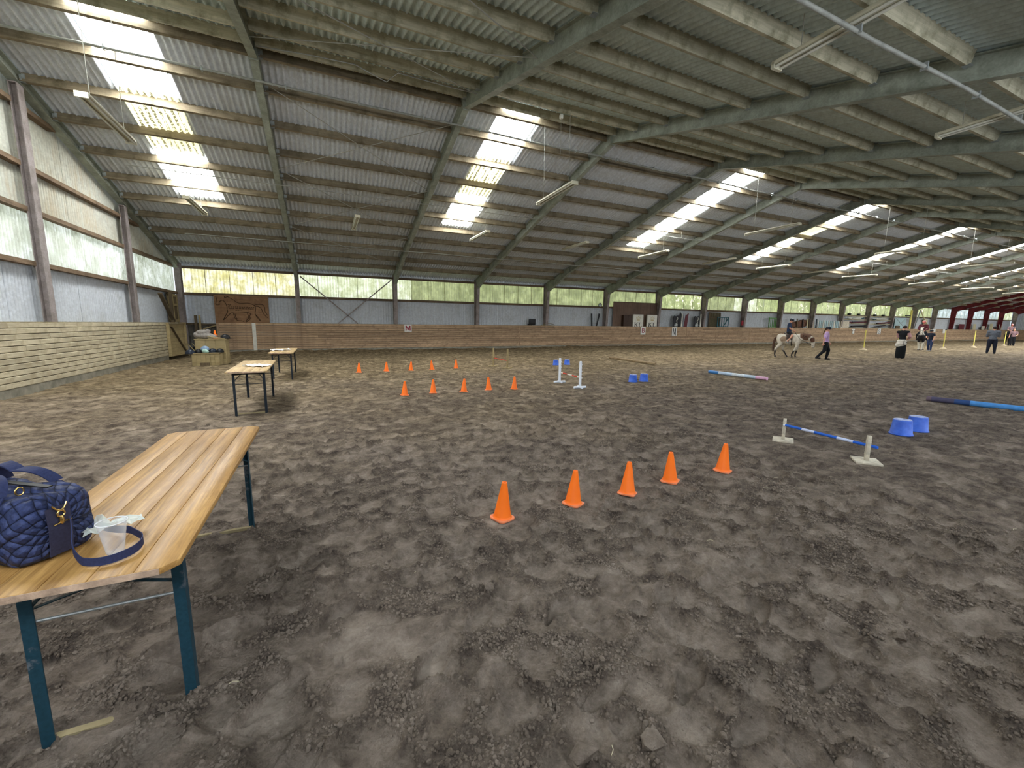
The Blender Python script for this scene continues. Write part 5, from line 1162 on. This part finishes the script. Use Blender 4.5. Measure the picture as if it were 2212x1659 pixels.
# ---------------------------------------------------------------- things standing on the ledge of the long wall
def ledge_thing(name, x, label, cat, y=.25, rz=0, z=KH+.012, group=None): return empty(name, (x, y, z), rz, label, cat, group)
t = ledge_thing('office_chair', 19.35, 'black office chair whose backrest shows above the kickboards', 'chair')
MB().box((0, -.05, .25), (.50, .07, .36)).build('backrest', M['black'], t, bev=.03); MB().box((0, .08, .06), (.48, .30, .07)).build('seat', M['black'], t, bev=.02); MB().tube([(0, .1, .0), (0, .1, .05)], .03, 8).build('stem', M['black'], t)
o = MB().tube([(20.0, .12, 1.56), (20.3, .1, 1.66), (20.7, .12, 1.70), (21.1, .1, 1.60), (20.8, .15, 1.575), (20.2, .14, 1.575)], .02, 6).build('rope_coil', M['ledge']); tag(o, 'loop of pale rope lying on the ledge right of the chair', 'rope')
for x, ln, lab in ((24.35, .02, 'dark upright bar on the ledge, the left one'), (25.0, .30, 'dark bar on the ledge leaning against the fifth post')):
    t = ledge_thing('dark_bar', x, lab, 'bar'); MB().bar((-ln*.3, 0, 0), (-ln*.3+ln, .1, .90), .10, .05, up=(0, 1, 0)).build('bar', M['black'], t); t.location.x = x-ln*.5
    o = list(t.children)[0]
t = ledge_thing('brown_partition', 28.6, 'big brown ribbed partition panel in front of the sixth bay window', 'panel', y=.30); M['brown_panel'] = wood('ribbed_brown', '5c4a3e', '7a6557', 2, 1.2, .8, None, False, .1)
for i in range(14): MB().box((-2.17+i*.333, 0, .91), (.326, .03, 1.80)).build('panel_board', M['brown_panel'], t)
MB().box((-.0, -.02, 1.82), (4.66, .05, .04)).build('capping', M['old_wood'], t)
t = ledge_thing('dark_cabinet', 27.5, 'plain dark brown cabinet beside the crown boards', 'cabinet', y=.15); M['cab'] = plain('dark_brown_cabinet', '3f2d22', .6, var=.15); MB().box((0, 0, .43), (.85, .25, .86)).build('body', M['cab'], t, bev=.01)
for xx in (-.213, .213): MB().box((xx, -.132, .43), (.415, .015, .82)).build('door', M['cab'], t)
M['gold_ink'] = plain('gold_print', 'b09a5c', .5)
def serif_text(par):
    Kp = [[(-.5, .5), (-.12, .5), (-.12, .45), (-.22, .42), (-.22, .06), (.22, .44), (.12, .45), (.12, .5), (.44, .5), (.44, .45), (.34, .43), (.02, .13), (.40, -.44), (.5, -.45), (.5, -.5), (.12, -.5), (.12, -.45), (.2, -.44), (-.10, .02), (-.22, -.08), (-.22, -.42), (-.12, -.45), (-.12, -.5), (-.5, -.5), (-.5, -.45), (-.4, -.42), (-.4, .42), (-.5, .45)]]
    Lp = [[(-.5, .5), (-.08, .5), (-.08, .45), (-.2, .42), (-.2, -.43), (.18, -.43), (.34, -.2), (.40, -.2), (.34, -.5), (-.5, -.5), (-.5, -.45), (-.38, -.42), (-.38, .42), (-.5, .45)]]
    for P_, ox, sx, nm in ((Kp, -.19, .38, 'letter'), (Lp, .22, .32, 'letter')):
        MB().prism([(ox+x*sx, .13+y*.34) for x, y in P_[0]], .062, .068, Matrix(((1, 0, 0, 0), (0, 0, -1, 0), (0, 1, 0, 0), (0, 0, 0, 1)))).build(nm, M['ink_black'], par)
    m = MB()
    Z = Matrix(((1, 0, 0, 0), (0, 0, -1, 0), (0, 1, 0, 0), (0, 0, 0, 1)))
    m.prism([(-.14, .46), (.14, .46), (.16, .51), (-.16, .51)], .062, .067, Z)
    for x, hgt in ((-.2, .66), (-.1, .68), (0, .72), (.1, .68), (.2, .66)): m.prism([(x*.7-.012, .52), (x*.7+.012, .52), (x+.008, hgt-.02), (x-.008, hgt-.02)], .062, .066, Z); m.ell((x, -.064, hgt), (.024, .004, .024), n=8, m=6)
    m.prism([(-.012, .70), (.012, .70), (.012, .79), (-.012, .79)], .062, .067, Z); m.prism([(-.04, .74), (.04, .74), (.04, .76), (-.04, .76)], .062, .067, Z)
    m.build('crown', M['gold_ink'], par)
for x, lab in ((28.47, 'white advertising board with a gold crown over KL, the left one'), (29.88, 'white advertising board with a gold crown over KL, the right one')):
    t = ledge_thing('crown_board', x, lab, 'sign', y=.03, group='white crown boards'); MB().box((0, 0, .45), (1.0, .12, .92)).build('panel', M['white_paint'], t, bev=.006); serif_text(t)
M['maroon_paint'] = plain('maroon_paint', '5d1f28', .6)
M['board_black'] = plain('black_board', '1c1d22', .6, var=.2)
def wing(x, kind, lab):
    t = ledge_thing('jump_filler', x, lab, 'jump filler', y=.15)
    if kind == 'mask':
        MB().prism([(-.32, 0), (.32, 0), (.32, .85), (.18, .92), (-.05, .86), (-.25, .90), (-.34, .7)], -.02, .02, Matrix(((1, 0, 0, 0), (0, 0, -1, 0), (0, 1, 0, 0), (0, 0, 0, 1)))).build('board', M['board_black'], t)
        MB().tube(smooth([(-.02, -.03, .15), (.08, -.03, .35), (.02, -.03, .5), (.14, -.03, .62), (.10, -.03, .78)]), .028, 6).build('white_stripe', M['white_paint'], t)
        MB().lathe([(.0, 0), (.19, 0), (.19, .012), (0, .012)], 18, (0, .12, .024)).build('disc', M['galv'], t).rotation_euler = (math.pi/2, 0, 0)
    if kind == 'black': MB().prism([(-.16, 0), (.10, 0), (.16, 1.0), (.0, 1.22), (-.06, .9)], -.02, .02, Matrix(((1, 0, 0, 0), (0, 0, -1, 0), (0, 1, 0, 0), (0, 0, 0, 1)))).build('board', M['board_black'], t)
    if kind == 'red': MB().prism([(-.22, 0), (.14, 0), (.26, 1.12), (-.06, .92)], -.02, .02, Matrix(((1, 0, 0, 0), (0, 0, -1, 0), (0, 1, 0, 0), (0, 0, 0, 1)))).build('board', M['maroon_paint'], t)
    if kind == 'white': MB().bar((-.06, 0, 0), (.08, .1, 1.08), .11, .05, up=(0, 1, 0)).build('post', M['white_paint'], t)
    return t
for x, k_, lab in ((32.6, 'mask', 'black jump filler with a white wavy stripe and grey disc, left one'), (33.0, 'black', 'tall pointed black jump wing beside the left black filler'), (33.28, 'white', 'white jump post between the black and the red wing'), (33.7, 'red', 'dark red pointed jump wing on the ledge'), (34.95, 'mask', 'black jump filler with a white wavy stripe and grey disc, right one'), (35.45, 'white', 'white jump post leaning beside the right black filler')): wing(x, k_, lab)
# brown door, blue and green gates
t = ledge_thing('old_door', 37.3, 'olive brown door leaf with a barred top window on the ledge', 'door', y=.36); M['olive'] = plain('olive_wood', '55503a', .8, var=.25)
MB().box((0, 0, .62), (1.35, .04, 1.24)).build('leaf', M['olive'], t)
for x in (-.66, .66): MB().box((x, -.03, .62), (.12, .05, 1.26)).build('stile', M['old_wood'], t)
for z in (.02, .80, 1.22): MB().box((0, -.03, z), (1.3, .05, .09)).build('crossbar', M['old_wood'], t)
for i in range(4): MB().box((-.4+i*.27, -.03, 1.01), (.04, .03, .4)).build('bar', M['old_wood'], t)
def gate(x, w_, h_, mat, n, lab, y=.12, lean=0):
    t = ledge_thing('jump_gate', x, lab, 'gate', y=y)
    for xx in (-w_/2, w_/2): MB().box((xx, 0, h_/2), (.07, .06, h_)).build('side_post', M[mat], t)
    for z in (.05, h_-.04): MB().box((0, 0, z), (w_, .05, .07)).build('crossbar', M[mat], t)
    for i in range(n): MB().box((-w_/2+w_*(i+1)/(n+1), 0, h_/2), (.07, .03, h_-.1)).build('slat', M[mat], t)
    return t
M['teal_paint'] = plain('teal_paint', '2f5f68', .6, var=.2); M['green_paint'] = plain('green_paint', '4f8a3c', .6, var=.2); M['pale_blue_paint'] = plain('pale_blue_paint', 'a9c3c8', .7, var=.12)
g_ = gate(38.1, 1.35, .88, 'teal_paint', 4, 'teal slatted jump gate in front of the brown door'); MB().bar((.1, -.02, .08), (.62, -.02, .80), .04, .06, up=(0, 1, 0)).build('brace', M['teal_paint'], g_)
gate(44.85, 1.0, .93, 'green_paint', 3, 'green slatted jump gate beside the ninth post')
t = ledge_thing('fire_extinguisher', 40.45, 'red fire extinguisher hanging on the eighth post', 'extinguisher', y=.0, z=1.72); M['fire_red'] = plain('fire_red', 'b84652', .4)
MB().lathe([(0, 0), (.09, 0), (.09, .36), (.05, .44), (.03, .46), (0, .46)], 14).build('cylinder', M['fire_red'], t); MB().box((0, 0, .48), (.08, .04, .05)).build('valve', M['black'], t); MB().tube([(0, -.02, .5), (.1, -.04, .4), (.11, -.05, .2)], .012, 6).build('hose', M['black'], t)
# piled jump material
M['rust_brown'] = plain('rusty_brown', '6a4c3c', .9, var=.3); M['cream_paint'] = plain('cream_paint', 'c8c09a', .7, var=.15)
o = organic('brown_tarpaulin', [((0, 0, .35), (1.3, .12, .35)), ((.6, 0, .62), (.8, .12, .22)), ((-.8, 0, .25), (.5, .12, .25))], M['rust_brown'], None, .05, 2); o.location = (49.3, .32, KH); tag(o, 'rusty brown heap of covers behind the navy rider', 'cover')
for i, (x, ln, mt) in enumerate(((47.6, .05, 'board_black'), (48.6, .1, 'old_wood'), (49.5, .12, 'board_black'), (50.2, .2, 'cream_paint'), (50.6, .1, 'old_wood'), (51.2, .22, 'cream_paint'), (51.7, .2, 'board_black'))):
    t = ledge_thing('leaning_post', x, ['leftmost dark', 'brown', 'second dark', 'left cream', 'short brown', 'right cream', 'rightmost dark'][i]+' post leaning on the ledge behind the navy rider', 'post', y=.08); MB().bar((0, 0, 0), (ln, .12, .88), .14, .05, up=(0, 1, 0)).build('post', M[mt], t)
t = ledge_thing('picket_filler', 54.0, 'pale blue picket jump filler between the rider and the girl', 'jump filler', y=.15)
for i in range(13): MB().box((-1.9+i*.315, 0, .38+.01*(i % 3)), (.20 if i % 2 else .12, .04, .76)).build('slat', M['pale_blue_paint' if i % 3 else 'white_paint'], t)
MB().box((0, .03, .12), (4.0, .04, .08)).build('rail', M['pale_blue_paint'], t); MB().box((0, .03, .6), (4.0, .04, .08)).build('rail', M['pale_blue_paint'], t)
t = ledge_thing('pale_board', 56.7, 'whitewashed square board leaning right of the picket filler', 'board', y=.05); MB().box((0, 0, .38), (1.5, .05, .76)).build('panel', M['block_white'], t, bev=.01)
# pole racks
for x, n_, lab in ((59.2, 3, 'left rack of jump poles on the ledge'), (64.3, 4, 'right rack of jump poles on the ledge')):
    t = ledge_thing('pole_rack', x, lab, 'rack', y=.2)
    for xx in (-2.45, 2.45): MB().box((xx, .1, .68), (.14, .1, 1.36)).build('upright', M['galv'], t)
    for z in (.04, .5, .93, 1.33): MB().box((0, .1, z), (5.0, .12, .07)).build('shelf_rail', M['cream_paint'], t)
    rr = random.Random(int(x))
    for i in range(9):
        z = .14+.42*(i % 3)+rr.uniform(0, .12); x0 = -2.3+rr.uniform(0, 1.2); L = rr.uniform(1.8, 3.0)
        o = MB().tube([(x0, -.06-.125*(i//3), z), (min(2.4, x0+L), -.06-.125*(i//3), z+rr.uniform(.02, .2))], .055, 8).build('rack_pole', M[['board_black', 'maroon_paint', 'white_paint', 'galv', 'board_black', 'teal_paint'][i % 6]]); o.location = t.location
        tag(o, '%s jump pole on the %s shelf of the %s rack, %s' % (['black', 'maroon', 'white', 'grey', 'black', 'teal'][i % 6], ['bottom', 'middle', 'top'][i % 3], 'left' if x < 60 else 'right', ['at the back', 'in the middle', 'at the front'][i//3]), 'pole', 'jump poles in the %s rack' % ('left' if x < 60 else 'right'))
    for xx in (-1.4, .4): 
        o = MB().box((0, 0, 0), (.34, .2, .22)).build('black_block', M['board_black']); o.location = (x+xx, .3, KH+1.5); tag(o, 'black block on top of the %s pole rack, %s' % ('left' if x < 60 else 'right', 'left one' if xx < 0 else 'right one'), 'block')
t = ledge_thing('white_cross_gate', 68.6, 'white gate with a cross brace right of the pole racks', 'gate', y=.25); MB().box((0, 0, .65), (2.6, .03, 1.26)).build('panel', M['pale_blue_paint'], t)
for a, b_ in (((-1.2, -.03, .05), (1.2, -.03, 1.25)), ((1.2, -.03, .05), (-1.2, -.03, 1.25))): MB().bar(a, b_, .03, .05, up=(0, 1, 0)).build('brace', M['galv'], t)
t = ledge_thing('yellow_post', 70.5, 'tall yellow green post behind the woman, with a dark bracket', 'post', y=.1); MB().box((0, 0, 1.1), (.30, .10, 2.2)).build('post', M['yellow'], t); MB().box((-.7, 0, 1.55), (1.3, .06, .12)).build('bracket', M['board_black'], t)
t = ledge_thing('trestle_ladder', 73.6, 'grey A shaped folding ladder behind the maroon rider', 'ladder', y=.15)
for s, x0 in ((-1, -1.9), (1, 1.9)):
    for dx in (0, .5): MB().bar((x0+dx*s*-.4, dx*.2-.05, 0), (-.3*s*0-.9+ (dx*.3), .0, 2.25), .09, .07, up=(0, 1, 0)).build('rail', M['galv'] if s < 0 else M['cream_paint'], t)
for i in range(7): f_ = (i+1)/8; MB().box((-1.9+.95*f_+.1, .0, 2.25*f_), (.5, .05, .05)).build('rung', M['galv'], t)
MB().box((1.3, .2, .6), (1.0, .04, 1.2)).build('board', M['cream_paint'], t)
for i, (x, w_, h_, mt, lab) in enumerate(((67.9, .9, .35, 'old_wood', 'brown crate of bits at the foot of the white cross gate'), (84.5, 1.6, .7, 'maroon_paint', 'maroon jump filler between the first red posts'), (88.5, .8, .75, 'cream_paint', 'cream jump wing left of the second red post'), (91.5, 1.2, .5, 'block_white', 'white block on the ledge among the red posts'), (94.0, .9, .85, 'cream_paint', 'cream upright jump wing near the far end'), (97.3, 1.0, .8, 'block_white', 'white lattice filler near the far end'))):
    t = ledge_thing('jump_filler', x, lab, 'jump filler', y=.15)
    for j in range(4): MB().box((-w_/2+w_*(j+.5)/4, 0, h_/2), (w_/4-.03, .05, h_)).build('slat', M[mt], t)
    MB().box((0, .04, h_*.3), (w_, .03, .06)).build('rail', M[mt], t); MB().box((0, .04, h_*.85), (w_, .03, .06)).build('rail', M[mt], t)
